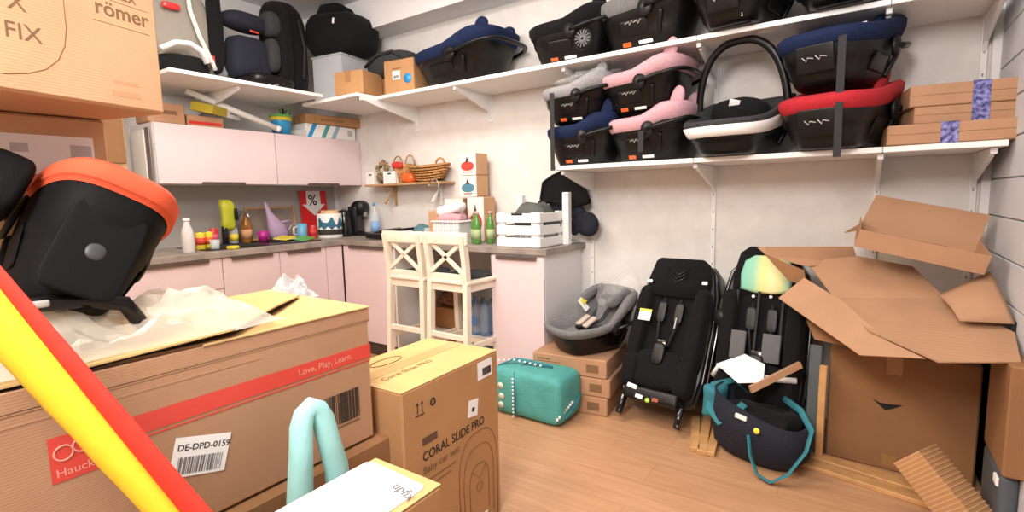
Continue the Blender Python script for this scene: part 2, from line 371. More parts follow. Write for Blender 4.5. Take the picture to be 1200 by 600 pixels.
MB().rings([[Vector((.055*s*math.cos(k*PI/9), oy+.085*s*math.sin(k*PI/9), z)) for k in range(18)] for (s, z, oy) in ((.9, 0, .02), (1, .05, .02), (.85, .12, .0), (.5, .18, -.03), (.28, .23, -.055), (.16, .29, -.075), (.08, .31, -.08))]).build('jug_body', LILAC, t)
MB().tube([(0, .09, .06), (0, .13, .11), (0, .12, .15), (0, .04, .14)], .014, 8, flat=.6).build('jug_handle', LILAC, t)
t = thing('magenta_cup', 'small magenta cup on the sink drainer', 'cup', (.25, -.905, .908)); MB().lathe([(.034, 0), (.043, .08), (.040, .08), (.031, .005)]).build('cup_wall', MAGENTA, t)
t = thing('plate', 'white plate with yellow sponge cloth beside the magenta cup', 'plate', (.38, -.80, .912)); MB().lathe([(.04, 0), (.09, .012), (.088, .015), (.04, .004)]).build('dish', WHITEP, t)
MB().box((.02, -.02, .02), (.12, .12, .012), bev=.004, rot=(8, 5, 20)).build('sponge_cloth', YELP, t)
tag(place(MB().box((0, 0, .006), (.13, .16, .008), bev=.002, rot=(5, 8, 0)).build('green_cloth', GREENP), (.46, -.70, .915), (0, 0, 25)), 'green and white dish cloth drying on the sink drainer', 'cloth')
t = thing('mug', 'light blue mug with handle, left of the dragon patterned tin', 'mug', (.28, -.585, .908))
MB().lathe([(.040, 0), (.043, .02), (.043, .12), (.039, .12), (.037, .01)]).build('mug_wall', mat('lightblue', (.15, .42, .65), .35), t)
MB().tube([(0, -.04, .10), (0, -.075, .09), (0, -.075, .04), (0, -.04, .03)], .007, 8).build('handle', WHITEP, t)
can('drink_can', 'red can tucked between the blue mug and the patterned tin', .33, -.515, .028, .11, REDP, RED)
t = thing('percent_poster', 'red poster with white arrow and percent sign behind the patterned tin', 'poster', (.05, -.29, .905), (0, -3, 0))
MB().box((0, 0, .20), (.006, .27, .40)).build('poster_sheet', mat('poster_red', (.72, .02, .02), .5), t)
MB().prism([(-.07, .40), (.07, .40), (.07, .28), (.115, .28), (0, .18), (-.115, .28), (-.07, .28)], .002, M=T(.0035, 0, 0) @ E3(90, 0, 90)).build('white_arrow', PAPER, t)
text('percent_sign', '%', .13, INK, t, (.0065, -.055, .275), RX, bold=.002)
t = thing('patterned_tin', 'wide tin with teal dragon pattern in front of the percent poster', 'tin', (.36, -.37, .90))
MB().lathe([(.10, 0), (.102, .01), (.102, .20), (.10, .205)], seg=32).build('tin_wall', PAPER, t)
m = MB()
m.rings([[Vector(((.1025)*math.cos(R(-95+i*5)), .1025*math.sin(R(-95+i*5)), z0+.012*math.sin(i*.9+z0*60)+(.05 if q else 0)*(.5+.5*math.sin(i*.6)))) for i in range(32)] for (z0, q) in ((.085, 0), (.12, 1))], closed=False)
m.build('dragon_print', mat('dragon_teal', (.02, .22, .22), .5, col2=(.05, .07, .3), vscale=20), t)
m = MB()
for k in range(14):
    a = R(-100+k*12); m.soft((.101*math.cos(a), .101*math.sin(a), .05), (.008, .022, .05), rot=(20, 0, math.degrees(a)), seg=8)
m.build('dark_print', INK, t)
MB().soft((0, 0, .215), (.12, .12, .04), nz=.3, ns=14).build('contents', mat('oat', (.7, .45, .25), .8), t)
t = thing('kettle', 'glossy black electric kettle left of the coffee machine', 'kettle', (.36, -.215, .90))
MB().lathe([(.066, 0), (.066, .02), (.060, .10), (.052, .21), (.045, .225), (.0, .235)]).build('kettle_body', BLACKG, t)
MB().tube([(.02, -.05, .20), (.03, -.10, .19), (.03, -.10, .07), (.02, -.06, .05)], .011, 8).build('handle', BLACKP, t)
MB().soft((0, 0, .238), (.03, .03, .02)).build('lid_knob', CHROME, t)
t = thing('coffee_machine', 'black capsule coffee machine with round head beside the kettle', 'coffee machine', (.42, -.085, .90), (0, 0, 20))
MB().box((0, 0, .015), (.20, .13, .03), bev=.01, seg=3).build('drip_tray', BLACKG, t)
MB().box((-.05, 0, .14), (.09, .13, .24), bev=.02, seg=3).build('machine_body', BLACKG, t)
MB().lathe([(.062, -.055), (.066, -.04), (.066, .04), (.062, .055)], M=T(0, 0, .245) @ E3(90, 0, 0)).build('round_head', BLACKM, t)
MB().box((.04, 0, .19), (.03, .04, .05), bev=.006, seg=2).build('spout', CHROME, t)
MB().box((-.115, 0, .13), (.05, .12, .22), bev=.012, seg=2).build('water_tank', PET, t)
bottle('water_bottle', 'clear water bottle with blue label beside the coffee machine', 'bottle', .66, -.13, .038, .285, PET, BLUEP, lab=mat('bluelab', (.25, .45, .8), .5), neck=.3)
tag(MB().box((.004, -.115, 1.06), (.006, .08, .08), bev=.002).build('wall_socket', WHITEP), 'white wall socket behind the kettle', 'socket')
# dark tray things on W counter
t = thing('toaster_tray', 'flat black tray grill lying on the worktop behind the left stool', 'tray grill', (1.02, -.26, .90), (0, 0, 8))
MB().box((0, 0, .03), (.36, .26, .045), bev=.015, seg=3).build('grill_base', BLACKG, t); MB().box((.02, .02, .065), (.30, .22, .02), bev=.008, seg=2, rot=(0, -6, 0)).build('grill_lid', BLACKM, t)
MB().box((.0, -.04, .078), (.2, .05, .012), bev=.004, rot=(0, -6, 0)).build('steel_bar', CHROME, t)
tag(place(MB().soft((0, 0, .05), (.22, .16, .11), e=(.7, .7), nz=.5, ns=12, seed=5).build('rag', mat('teal_rag', (.10, .22, .26), .9, bump=.5, bscale=60)), (1.27, -.14, .90)), 'crumpled grey teal rag beside the black tray grill', 'rag')
tag(place(MB().lathe([(.02, 0), (.026, .09), (.024, .09), (.019, .003)]).build('drinking_glass', PET), (1.36, -.22, .90)), 'clear drinking glass standing by the crumpled rag', 'glass')

# ------------------------------------------------------------ cardboard boxes
def carton(name, label, x, y, z, w, d, h, rz=0, m=CARD, tapeM=None, cat='box', group=None, gap=True, ty='x', open_=False, tilt=(0, 0)):
    t = thing(name, label, cat, (x, y, z), (tilt[0], tilt[1], rz), group=group)
    M_ = MB().box((0, 0, h/2), (w, d, h), bev=min(.006, h*.05), seg=1)
    M_.build('carton_body', m, t)
    if gap:
        if ty == 'x': MB().box((0, 0, h+.0005), (w-.01, .003, .002)).build('flap_seam', CARDIN, t)
        else: MB().box((0, 0, h+.0005), (.003, d-.01, .002)).build('flap_seam', CARDIN, t)
    if tapeM:
        tw = min(.05, d*.25)
        if ty == 'x': MB().box((0, 0, h+.001), (w+.002, tw, .002)).box((w/2+.001, 0, h-.045), (.002, tw, .09)).box((-w/2-.001, 0, h-.045), (.002, tw, .09)).build('packing_tape', tapeM, t)
        else: MB().box((0, 0, h+.001), (tw, d+.002, .002)).box((0, d/2+.001, h-.04), (tw, .002, .08)).box((0, -d/2-.001, h-.04), (tw, .002, .08)).build('packing_tape', tapeM, t)
    return t
def barcode(parent, M_, w, h, n, name='barcode', m=INK, seed=1):
    rd = random.Random(seed); b_ = MB(); x = 0
    while x < w:
        ww = rd.choice((.01, .01, .02, .03))*w/.9
        b_.box((x+ww/2-w/2, 0, 0), (ww, h, .0008), M=M_); x += ww + rd.choice((.01, .02, .03))*w/.9
    return b_.build(name, m, parent)

# product boxes
t = carton('product_box', 'tall brown box standing left of the towel basket', 1.37+.05, -.16, .90, .10, .12, .22, m=CARDL)
PB = mat('product_pink', (.86, .74, .70), .5)
def pbox(x, y, z, w, d, h, label, ink, rz=0):
    t = carton('toy_box', label, x, y, z, w, d, h, rz=rz, m=CARDL, group='product boxes stacked on the worktop', gap=False)
    MB().box((-.0, -d/2-.001, h/2), (w-.002, .002, h-.002)).build('printed_front', PB, t)
    MB().soft((0, -d/2-.002, h*.42), (w*.75, .004, h*.42), e=(.9, .9)).build('basket_picture', ink, t)
    MB().tube([(-w*.06, -d/2-.003, h*.6), (0, -d/2-.003, h*.82), (w*.06, -d/2-.003, h*.6)], .006, 6).build('handle_picture', INK, t)
    MB().box((0, -d/2-.003, h*.15), (w*.5, .001, h*.05)).build('print_line', INKB, t)
BLUI = mat('slateblue', (.08, .22, .30), .6)
pbox(1.76, -.13, 1.375, .16, .14, .155, 'product box with red basket picture, topmost of the stack', RED)
pbox(1.76, -.13, 1.22, .16, .14, .153, 'product box with blue basket picture, below the red basket one', BLUI)
pbox(1.62, -.13, .9, .17, .14, .31, 'product box with dark basket picture behind the pink towels', INK)
pbox(1.82, -.125, .9, .15, .14, .318, 'product box with red label standing behind the green bottles', REDP)
# basket with towels
t = thing('laundry_basket', 'white plastic slatted basket holding towels behind the right stool', 'basket', (1.72, -.33, .90))
m = MB()
for sx in (-1, 1):
    m.box((sx*.12, 0, .075), (.005, .16, .15)); 
for sy in (-1, 1): m.box((0, sy*.08, .075), (.24, .004, .15))
m.box((0, 0, .003), (.24, .16, .006)); m.build('basket_wall', mat('basketwhite', (.62, .62, .65), .5), t)
m = MB()
for k in range(9): m.box((-.10+k*.025, -.084, .075), (.008, .004, .14))
for k in range(2): m.box((0, -.085, .05+k*.05), (.24, .003, .006))
m.build('slats', WHITEP, t)
MB().box((0, 0, .15), (.27, .19, .012), bev=.005, seg=2).build('rim', WHITEP, t)
tag(place(MB().soft((0, 0, .03), (.22, .14, .06), e=(.5, .8), nz=.25, ns=11, seed=1).build('towel', PINKF), (1.72, -.33, 1.045)), 'folded pink towel lying on the white basket', 'towel')
tag(place(MB().soft((0, 0, .04), (.20, .13, .08), e=(.5, .9), nz=.35, ns=11, seed=2, rot=(0, -12, 0)).build('towel', PAPER), (1.70, -.33, 1.095)), 'crumpled white towel on top of the pink towel', 'towel')
for (bx, by, lb) in ((1.93, -.35, 'left'), (1.99, -.40, 'middle'), (2.05, -.33, 'right')):
    bottle('glass_bottle', 'green glass bottle with pale cap, %s of three beside the white crate' % lb, 'bottle', bx, by, .028, .22, PETG, mat('pinkcap', (.75, .35, .35), .5), lab=mat('greenlab', (.35, .45, .22), .5), neck=.4, group='green bottles')

# white crate
t = thing('slatted_crate', 'white wooden slatted crate on the end of the worktop', 'crate', (2.385, -.345, .90))
m = MB(); WC = WHITE
wx, wy = .31, .31
for sy in (-1, 1):
    for k in range(3): m.box((0, sy*wy/2, .033+k*.075), (wx, .012, .056), bev=.002)
for sx in (-1, 1):
    for k in range(3): m.box((sx*wx/2, 0, .033+k*.075), (.012, wy, .056), bev=.002)
m.build('slats', WC, t); m = MB()
for sx in (-1, 1):
    for sy in (-1, 1): m.box((sx*(wx/2-.035), sy*(wy/2-.010), .11), (.05, .012, .215), bev=.002).box((sx*(wx/2-.010), sy*(wy/2-.035), .11), (.012, .05, .215), bev=.002)
m.build('corner_posts', WC, t); MB().box((0, 0, .006), (wx-.01, wy-.01, .012)).build('bottom', WC, t)
MB().box((0, -wy/2-.0065, .205), (.08, .002, .012), bev=.0008).build('hand_slot', DARK, t)
# little white stool with upright legs behind the crate
t = thing('upturned_stool', 'white stool standing upside down with its legs up beside the crate', 'stool', (2.47, -.20, .90))
for (px, py, h_) in ((-.33, .12, .325), (.10, -.005, .335)): MB().box((px, py, h_/2), (.045, .045, h_), bev=.004).build('leg', WHITE, t)
MB().box((-.115, .12, .008), (.42, .10, .016), bev=.004).build('seat', WHITE, t)
tag(place(MB().box((0, 0, .035), (.05, .03, .07), bev=.006, rot=(0, 0, 15)).build('tag_packet', mat('packgreen', (.55, .75, .5), .5, var=.4, vscale=60)), (2.24, -.12, 1.10)), 'small green and white packet behind the crate rim', 'packet')
tag(place(MB().soft((0, 0, .05), (.26, .24, .17), e=(.6, .7), nz=.3, ns=9, seed=9).build('cloth', mat('greygreen_cloth', (.10, .11, .10), .95, bump=.5, bscale=90)), (2.40, -.30, 1.03)), 'crumpled grey green cloth heaped in the white crate', 'cloth')
tag(place(MB().soft((0, 0, .04), (.28, .12, .10), e=(.7, .7), nz=.35, ns=9, seed=12, rot=(0, 22, 0)).build('cloth', NAVYD), (2.52, -.09, 1.09)), 'dark navy cloth lying under the black cushion', 'cloth')
t = thing('sun_canopy', 'black stiff canopy shade lying on top of the crate clothes', 'canopy', (0, -.12, 0), (0, 0, 0))
MB().slab([(2.331, -.05, 1.178), (2.345, -.03, 1.19), (2.347, 0, 1.303), (2.40, .03, 1.345), (2.472, .05, 1.375), (2.547, .05, 1.35), (2.64, .02, 1.26), (2.70, -.02, 1.175), (2.56, -.05, 1.13), (2.45, -.07, 1.175)], .03).build('shade', BLACKF, t)
MB().tube([(2.345, -.03, 1.19), (2.347, 0, 1.303), (2.40, .03, 1.345), (2.472, .05, 1.375), (2.547, .05, 1.35), (2.64, .02, 1.26), (2.70, -.02, 1.175)], .010, 8).build('piping', BLACKF, t)
t = thing('cap', 'navy peaked cap hanging over the worktop edge by the wall', 'cap', (2.655, -.10, 1.02), (0, 10, -20))
MB().soft((0, 0, .01), (.20, .09, .16), e=(.9, .9), nz=.06, ns=8).build('cap_crown', NAVYD, t); MB().soft((-.05, -.04, .0), (.10, .03, .16), e=(.9, .8), rot=(0, 20, 0)).build('peak', NAVYD, t)

# stools
def stool():
    t = thing('bar_stool', 'cream wooden bar stool with crossed back, left of the two', 'bar stool', (1.675, -.60, 0), group='bar stools at the worktop')
    w, d, zs, zt = .335, .36, .70, 1.0
    hw, hd = w/2-.018, d/2-.018
    for sx in (-1, 1):
        MB().rings([[Vector((sx*(hw+ex)+a*.017, -hd-ey+c*.02, z)) for a, c in ((-1, -1), (1, -1), (1, 1), (-1, 1))] for (z, ex, ey) in ((0, .012, .03), (zs, 0, 0), (zs+.12, 0, .005), (zt-.01, .002, .03))], smooth=False).build('back_leg', CREAM, t)
        MB().rings([[Vector((sx*(hw+ex)+a*.019, hd+ey+c*.019, z)) for a, c in ((-1, -1), (1, -1), (1, 1), (-1, 1))] for (z, ex, ey) in ((0, .008, .01), (zs-.02, 0, 0))], smooth=False).build('front_leg', CREAM, t)
    MB().box((0, 0, zs-.035), (w-.03, d-.03, .05), bev=.003).build('apron', CREAM, t)
    MB().box((0, .0, zs), (w+.01, d, .022), bev=.006, seg=2).build('seat', CREAM, t)
    MB().soft((0, .02, zs+.025), (w-.05, d-.08, .035), e=(.5, .8)).build('seat_cushion', DGREYF, t)
    MB().box((0, -hd-.022, zt-.03), (w+.03, .022, .075), bev=.006, seg=2).build('top_rail', CREAM, t)
    MB().box((0, -hd-.003, zs+.03), (w-.04, .02, .045), bev=.003).build('lower_rail', CREAM, t)
    for s_ in (-1, 1):
        L = math.hypot(.27, .19); MB().box((0, -hd-.013, zs+.155), (L, .014, .026), rot=(0, s_*math.degrees(math.atan2(.19, .27)), 0), bev=.002).build('cross_slat', CREAM, t)
    MB().box((0, -hd-.015, .36), (w-.04, .02, .035), bev=.003).build('rung', CREAM, t)
    MB().box((0, hd, .24), (w-.04, .02, .035), bev=.003).build('rung', CREAM, t)
    for sx in (-1, 1): MB().box((sx*(hw), 0, .30), (.018, d-.03, .035), bev=.003).build('rung', CREAM, t)
    return t
s1 = stool()
dup(s1, (2.045, -.60, 0), (0, 0, -2), 'cream wooden bar stool with crossed back, nearer the white crate')
# under the worktop
def waterpack(x, y, z, label):
    t = thing('water_pack', label, 'bottle pack', (x, y, z), group='bottled water packs under the worktop')
    for i in range(3):
        for j in range(2):
            o = MB().lathe([(.03, 0), (.036, .01), (.036, .17), (.03, .20), (.014, .225), (.014, .24)], c=(-.075+i*.075, -.037+j*.075, 0), seg=14).build('bottle', PETB, t)
    MB().box((0, -.002, .12), (.232, .156, .20), bev=.02, seg=3).build('shrink_film', FILM, t)
    MB().soft((0, -.082, .10), (.10, .004, .07), e=(.9, .9)).build('oval_label', mat('ovallab', (.12, .25, .55), .5), t)
waterpack(1.945, -.34, .27, 'blue bottled water pack, upper of two stacked under the worktop')
tag(MB().box((1.86, -.22, .257), (.62, .40, .02), bev=.003).build('inner_shelf', CABSIDE), 'white shelf board under the worktop behind the right stool', 'shelf')
tag(MB().box((1.49, -.20, .30), (.016, .38, .60), bev=.002).build('partition_board', CABSIDE), 'white upright board holding the shelf under the worktop', 'board')
waterpack(1.945, -.34, .0, 'blue bottled water pack standing on the floor below the inner shelf')
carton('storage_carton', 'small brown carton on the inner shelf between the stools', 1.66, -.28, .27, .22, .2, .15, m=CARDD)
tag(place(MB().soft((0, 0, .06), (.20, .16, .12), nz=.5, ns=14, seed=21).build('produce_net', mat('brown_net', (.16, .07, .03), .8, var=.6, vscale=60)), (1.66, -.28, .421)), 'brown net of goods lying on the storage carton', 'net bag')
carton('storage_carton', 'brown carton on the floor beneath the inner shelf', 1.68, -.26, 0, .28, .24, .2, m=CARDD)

# ------------------------------------------------------------ wooden wall shelf and its things
t = thing('wall_shelf', 'small light wooden wall shelf on two brackets beside the corner', 'shelf', (1.0, -.085, 1.335))
MB().box((0.03, 0, 0), (.88, .17, .018), bev=.002).build('board', PINED, t)
for bx in (-.20, .33):
    MB().box((bx, .075, -.09), (.02, .014, .17), bev=.001).box((bx, .0, -.016), (.02, .14, .012)).box((bx, .02, -.085), (.016, .016, .185), rot=(-42, 0, 0)).build('bracket', PINED if bx < 0 else WHITEP, t)
for (bx, lb) in ((.665, 'left'), (.90, 'right')):
    t = thing('storage_box', 'small white open box on the wooden shelf, %s one beside the wreath' % lb, 'box', (bx, -.10, 1.344))
    w = .14 if lb == 'right' else .10
    m = MB()
    for sx in (-1, 1): m.box((sx*w/2, 0, .05), (.006, .12, .10))
    for sy in (-1, 1): m.box((0, sy*.06, .05), (w+.006, .006, .10))
    m.box((0, 0, .003), (w, .12, .006)).build('box_wall', WHITEP, t)
    MB().box((0, -.064, .08), (.04, .002, .012), bev=.0008).build('hand_slot', DARK, t)
t = thing('dried_wreath', 'dried leaf wreath propped between the white boxes', 'wreath', (.78, -.12, 1.344))
m = MB()
for k in range(70):
    a = random.uniform(0, 2*PI); rr = random.uniform(.04, .075)
    m.soft((rr*math.cos(a), random.uniform(-.02, .02), .105+rr*1.2*math.sin(a)), (.04, .01, .016), rot=(random.uniform(0, 90), random.uniform(0, 180), random.uniform(0, 90)), seg=6)
m.build('leaves', mat('olive_leaf', (.18, .14, .05), .8, col2=(.35, .26, .16), vscale=30), t)
MB().tube([(.055*math.cos(a*PI/8), 0, .105+.07*math.sin(a*PI/8)) for a in range(16)], .010, 6, closed=True).build('ring', WICK, t)
t = thing('gift_basket', 'wicker gift basket with red ribbon and two looped handles', 'basket', (.97, -.06, 1.44))
MB().lathe([(.07, -.095), (.09, 0), (.10, .06), (.093, .06), (.07, -.08)], seg=20).build('basket_bowl', WICK, t)
for sx in (-1, 1): MB().tube([(sx*.07+.05*math.cos(a), 0, .06+.07*math.sin(a)) for a in [PI*k/10 for k in range(11)]], .006, 6).build('loop_handle', WICK, t)
MB().soft((0, -.09, .05), (.12, .03, .05), nz=.3).build('red_ribbon', REDP, t)
tag(place(MB().soft((0, 0, .04), (.13, .09, .08), e=(.6, .6), nz=.2).build('orange_pouch', ORANGE), (1.07, -.11, 1.344)), 'orange pouch lying in front of the wicker baskets', 'pouch')
t = thing('wicker_basket', 'oblong wicker basket with hoop handle on the wooden shelf', 'basket', (1.28, -.09, 1.344))
m = MB()
for k in range(6): m.rings([[Vector(((.14+.014*k)*math.cos(a*PI/12), (.06+.007*k)*math.sin(a*PI/12), .008+k*.02+dz+.02*abs(math.cos(a*PI/12))**3)) for a in range(24)] for dz in (0, .014)]+[[Vector(((.13+.014*k)*math.cos(a*PI/12), (.052+.007*k)*math.sin(a*PI/12), .008+k*.02+.014+.02*abs(math.cos(a*PI/12))**3)) for a in range(24)]])
m.build('woven_wall', WICK, t)
MB().tube([(.12+.05*math.cos(a), 0, .12+.06*math.sin(a)) for a in [PI*k/10 for k in range(11)]], .008, 6).build('hoop_handle', WICK, t)
tag(place(MB().tube([(0, 0, 0), (.03, -.005, .015), (.08, 0, .03), (.10, 0, .0), (.10, 0, -.06), (.095, 0, -.10)], .004, 6).build('hanging_wire', CHROME), (1.36, -.185, 1.33)), 'thin wire hook hanging from the front of the wooden shelf', 'hook')

# ============================================================ LONG SHELVES
def board(x0, x1, y0, y1, z, label, grp='white shelf boards'):
    return tag(MB().box(((x0+x1)/2, (y0+y1)/2, z-.012), (x1-x0-.002, y1-y0, .024), bev=.002).build('shelf_board', SHELFW), label, 'shelf', grp)
board(.42, 1.085, -.60, -.005, 1.985, 'white shelf board in the corner, carrying the plastic bin')
board(1.085, 3.42, -.43, -.005, 1.98, 'longest white upper shelf board, above the wooden shelf and grey seat')
board(3.42, 4.19, -.43, -.005, 1.98, 'white upper shelf board above the white rimmed carrier')
board(4.19, 4.575, -.43, -.005, 1.98, 'white upper shelf board in the right corner above the flat cartons')
board(2.62, 3.42, -.45, -.005, 1.386, 'white lower shelf board under the two pink seats')
board(3.42, 4.19, -.45, -.005, 1.386, 'white lower shelf board under the red and the white rimmed seats')
board(4.19, 4.575, -.45, -.005, 1.386, 'short white lower shelf board under the flat cartons')
board(.0, .70, -1.66, -.605, 2.02, 'white deep shelf board above the pink wall cabinets', 'white shelf boards')
def bracket(parent, x, z, L, m=WHITE, y0=-.012):
    MB().box((x, y0-L/2, z-.012), (.022, L, .024), bev=.002).slab([(x-.008, y0, z-.02), (x-.008, y0-L*.9, z-.02), (x-.008, y0-L*.9, z-.03), (x-.008, y0-.03, z-.12), (x-.008, y0, z-.16)], .016).build('bracket', m, parent)
for (x, zl, zh, lb, lv) in ((2.655, .55, 2.2, 'left of the wall, beside the navy cap', 2), (3.42, .35, 2.35, 'behind the black seat with the chevron', 2), (4.185, .35, 2.35, 'above the open cardboard tray', 2), (4.54, .35, 2.35, 'in the right corner', 2)):
    t = thing('shelf_upright', 'white slotted wall upright '+lb, 'shelf upright', (x, 0, 0), group='white shelf uprights')
    m = MB().box((0, -.008, (zl+zh)/2), (.026, .014, zh-zl), bev=.002); m.build('rail', WHITE, t)
    m = MB()
    for k in range(int((zh-zl)/.10)): m.box((0, -.0155, zl+.05+k*.10), (.005, .001, .014))
    m.build('slots', mat('slot_grey', (.25, .25, .25), .6), t)
    bracket(t, 0, 1.36, .40); bracket(t, 0, 1.956, .38)
for (x, L, lb) in ((1.085, .56, 'long white shelf bracket at the end of the corner board'), (1.84, .40, 'short white shelf bracket above the product boxes')):
    t = thing('shelf_bracket', lb, 'bracket', (x, 0, 0), group='white screw-on shelf brackets')
    bracket(t, 0, 1.958, L); MB().box((0, -.006, 1.86), (.03, .012, .20), bev=.002).build('wall_leg', WHITE, t)
    MB().lathe([(.005, 0), (.004, .002)], M=T(0, -.012, 1.79) @ E3(90, 0, 0)).build('screw', CHROME, t)
t = thing('shelf_bracket', 'white diagonal bracket under the deep shelf over the cabinets', 'bracket', (0, -1.21, 0))
MB().box((.33, 0, 1.985), (.60, .02, .02), bev=.002).slab([(.02, -.006, 1.975), (.62, -.006, 1.975), (.62, -.006, 1.965), (.05, -.006, 1.86), (.02, -.006, 1.80)], .012).build('arm', WHITE, t)

# ------------------------------------------------------------ infant car seats
def tub_ring(sx, sy, ox, zf, n=44, e=.78):
    out = []
    for k in range(n):
        th = 2*PI*k/n; c, s_ = math.cos(th), math.sin(th)
        x = math.copysign(abs(c)**e, c); y = math.copysign(abs(s_)**e, s_)
        wy = sy*(1+.06*x)
        out.append(Vector((ox+sx*x, wy*y, zf(x))))
    return out
def infant_seat(label, loc, rz, fabric, shellm=BLACKP, scale=1.0, sxyz=(1, 1, 1), group=None, handle=-80, logo=True, tags=True, inner=BLACKF, head=True, rot=None, hl=.275, wing=1.0, face=-1, two=None, hr=.014, zf=.205, zh=.262, band=.76, ramp=(.15, .85)):
    t = thing('infant_car_seat', label, 'car seat', loc, rot or (0, 0, rz), group)
    t.scale = tuple(scale*q for q in sxyz)
    def zr(x): u = max(0, min(1, (x+ramp[0])/ramp[1])); return zf+(zh-zf)*(u*u*(3-2*u))
    def ring(t_, off=0, zo=0, n=44):
        g = t_**.62
        return tub_ring(.185+.095*g+off, .125+.078*g+off, -.01+.012*g, lambda x: zr(x)*t_+zo, n, .62)
    b0 = [tub_ring(.02, .02, -.01, lambda x: .004, 44, .62), tub_ring(.165, .11, -.01, lambda x: .0, 44, .62), ring(.03), ring(.12), ring(.3), ring(.5), ring(.52, .006), ring(.78, .004), ring(.95), ring(.97, -.012), ring(.6, -.03, .02)]
    MB().rings(b0, cap1=False).build('shell', shellm, t)
    for sy in (-1, 1):
        MB().box((-.03, sy*.168, .085), (.16, .010, .075), rot=(sy*-24, 0, 0), bev=.009, seg=3).box((.12, sy*.172, .09), (.025, .018, .10), rot=(sy*-22, 14, 0), bev=.008, seg=2).build('side_panel', shellm, t)
    f = [ring(band, .004), ring(band+.04, .012), ring(.92, .017), ring(1.03, .013, .002), ring(1.08, -.006, .004), ring(1.05, -.026), ring(.85, -.045, .0), ring(.6, -.05, .0), ring(.4, -.05, .01), tub_ring(.05, .04, 0, lambda x: .07, 44, .62)]
    if two:
        MB().rings([ring(band, .004), ring(band+.04, .014), ring(.95, .019), ring(.99, .010), ring(.99, -.02)], cap0=False, cap1=False).build('rim_band', fabric, t)
        f = [ring(.98, .010), ring(1.06, .012), ring(1.18, .004), ring(1.20, -.012), ring(1.1, -.03), ring(.85, -.045), ring(.4, -.05, .01), tub_ring(.05, .04, 0, lambda x: .07, 44, .62)]
    MB().rings(f, cap0=False).build('rim_padding', two or fabric, t)
    if head:
        MB().soft((.16, 0, zh-.02), (.07, .22, .15), e=(.6, .7), nz=.08, rot=(0, 28, 0)).build('headrest', fabric, t)
        for sy in (-1, 1): MB().soft((.205, sy*.12, zh+.03*wing), (.085, .035, .15*wing), e=(.8, .8), nz=.06, rot=(sy*-10, 28, 0), seed=sy+3).build('head_wing', fabric, t)
        for sy in (-1, 1): MB().soft((.10, sy*.135, zh-.01), (.13, .045, .07), e=(.7, .8), nz=.1, rot=(0, -20, 0), seed=sy+5).build('shoulder_pad', fabric, t)
    MB().soft((-.03, 0, .105), (.30, .24, .06), e=(.6, .7), nz=.08).build('seat_pad', inner, t)
    for sy in (-1, 1): MB().tube([(.14, sy*.045, zh-.05), (.06, sy*.05, .18), (-.02, sy*.035, .15), (-.07, 0, .14)], .018, 8, flat=.35).build('harness_strap', STRAP, t)
    MB().box((-.08, 0, .15), (.05, .045, .02), bev=.006, seg=2).build('buckle', BLACKP, t)
    hx, hz = .05, .155; hx_ = .5 if hl < .4 else .8
    for sy in (-1, 1): MB().lathe([(.0, 0), (.040, .0), (.044, .010), (.038, .020), (0, .023)], M=T(hx, sy*.198, hz) @ E3(-90*sy, 0, 0)).build('handle_hub', BLACKM, t)
    pts = []
    for k in range(29):
        a = PI*k/28; c, s_ = math.cos(a), math.sin(a)
        pts.append((0, math.copysign(abs(c)**hx_, c)*.216*(1+.06*s_), abs(s_)**(hx_+.15)*hl))
    MB().tube(pts, hr, 10, flat=.8, M=T(hx, 0, hz) @ E3(0, -handle, 0)).build('carry_handle', BLACKP, t)
    MB().box((-.01, 0, .004), (.28, .18, .014), bev=.005, seg=2).build('base_skid', BLACKM, t)
    q = face
    if tags:
        MB().box((-.08, q*.146, .024), (.05, .003, .020), rot=(q*-30, 0, 0), bev=.001).build('orange_tag', ORANGE, t)
        MB().box((.03, q*.146, .024), (.08, .003, .016), rot=(q*-30, 0, 0), bev=.001).build('white_tag', PAPER, t)
    if logo:
        m = MB(); z0 = .105; yy = q*.184
        for dx in (-.025, .025): m.tube([(-.03+dx-.024, yy, z0), (-.03+dx, yy, z0+.006), (-.03+dx+.004, yy, z0-.008), (-.03+dx+.022, yy, z0+.010)], .0018, 6)
        m.build('silver_logo', mat('silver_print', (.5, .5, .5), .4), t)
    return t
def foot_tags(t, z0=.10):
    """marks on the foot end of the seat, the end that looks at the room"""
    MB().box((-.206, .04, .024), (.003, .05, .022), rot=(0, -30, 0), bev=.001).build('orange_tag', ORANGE, t)
    MB().box((-.206, -.04, .024), (.003, .07, .018), rot=(0, -30, 0), bev=.001).build('white_tag', PAPER, t)
    MB().box((-.262, 0, .10), (.012, .15, .11), rot=(0, -14, 0), bev=.006, seg=2).build('belt_recess', BLACKP, t)
    m = MB()
    for dy in (-.026, .026): m.tube([(-.273, dy-.024, z0), (-.273, dy, z0+.006), (-.273, dy+.004, z0-.008), (-.273, dy+.022, z0+.010)], .0018, 6)
    m.build('silver_logo', mat('silver_print', (.7, .7, .7), .3), t)
GL, GU = 'infant seats on the lower shelf', 'infant seats on the upper shelf'
ZL, ZU = 1.388, 1.982
S = .93
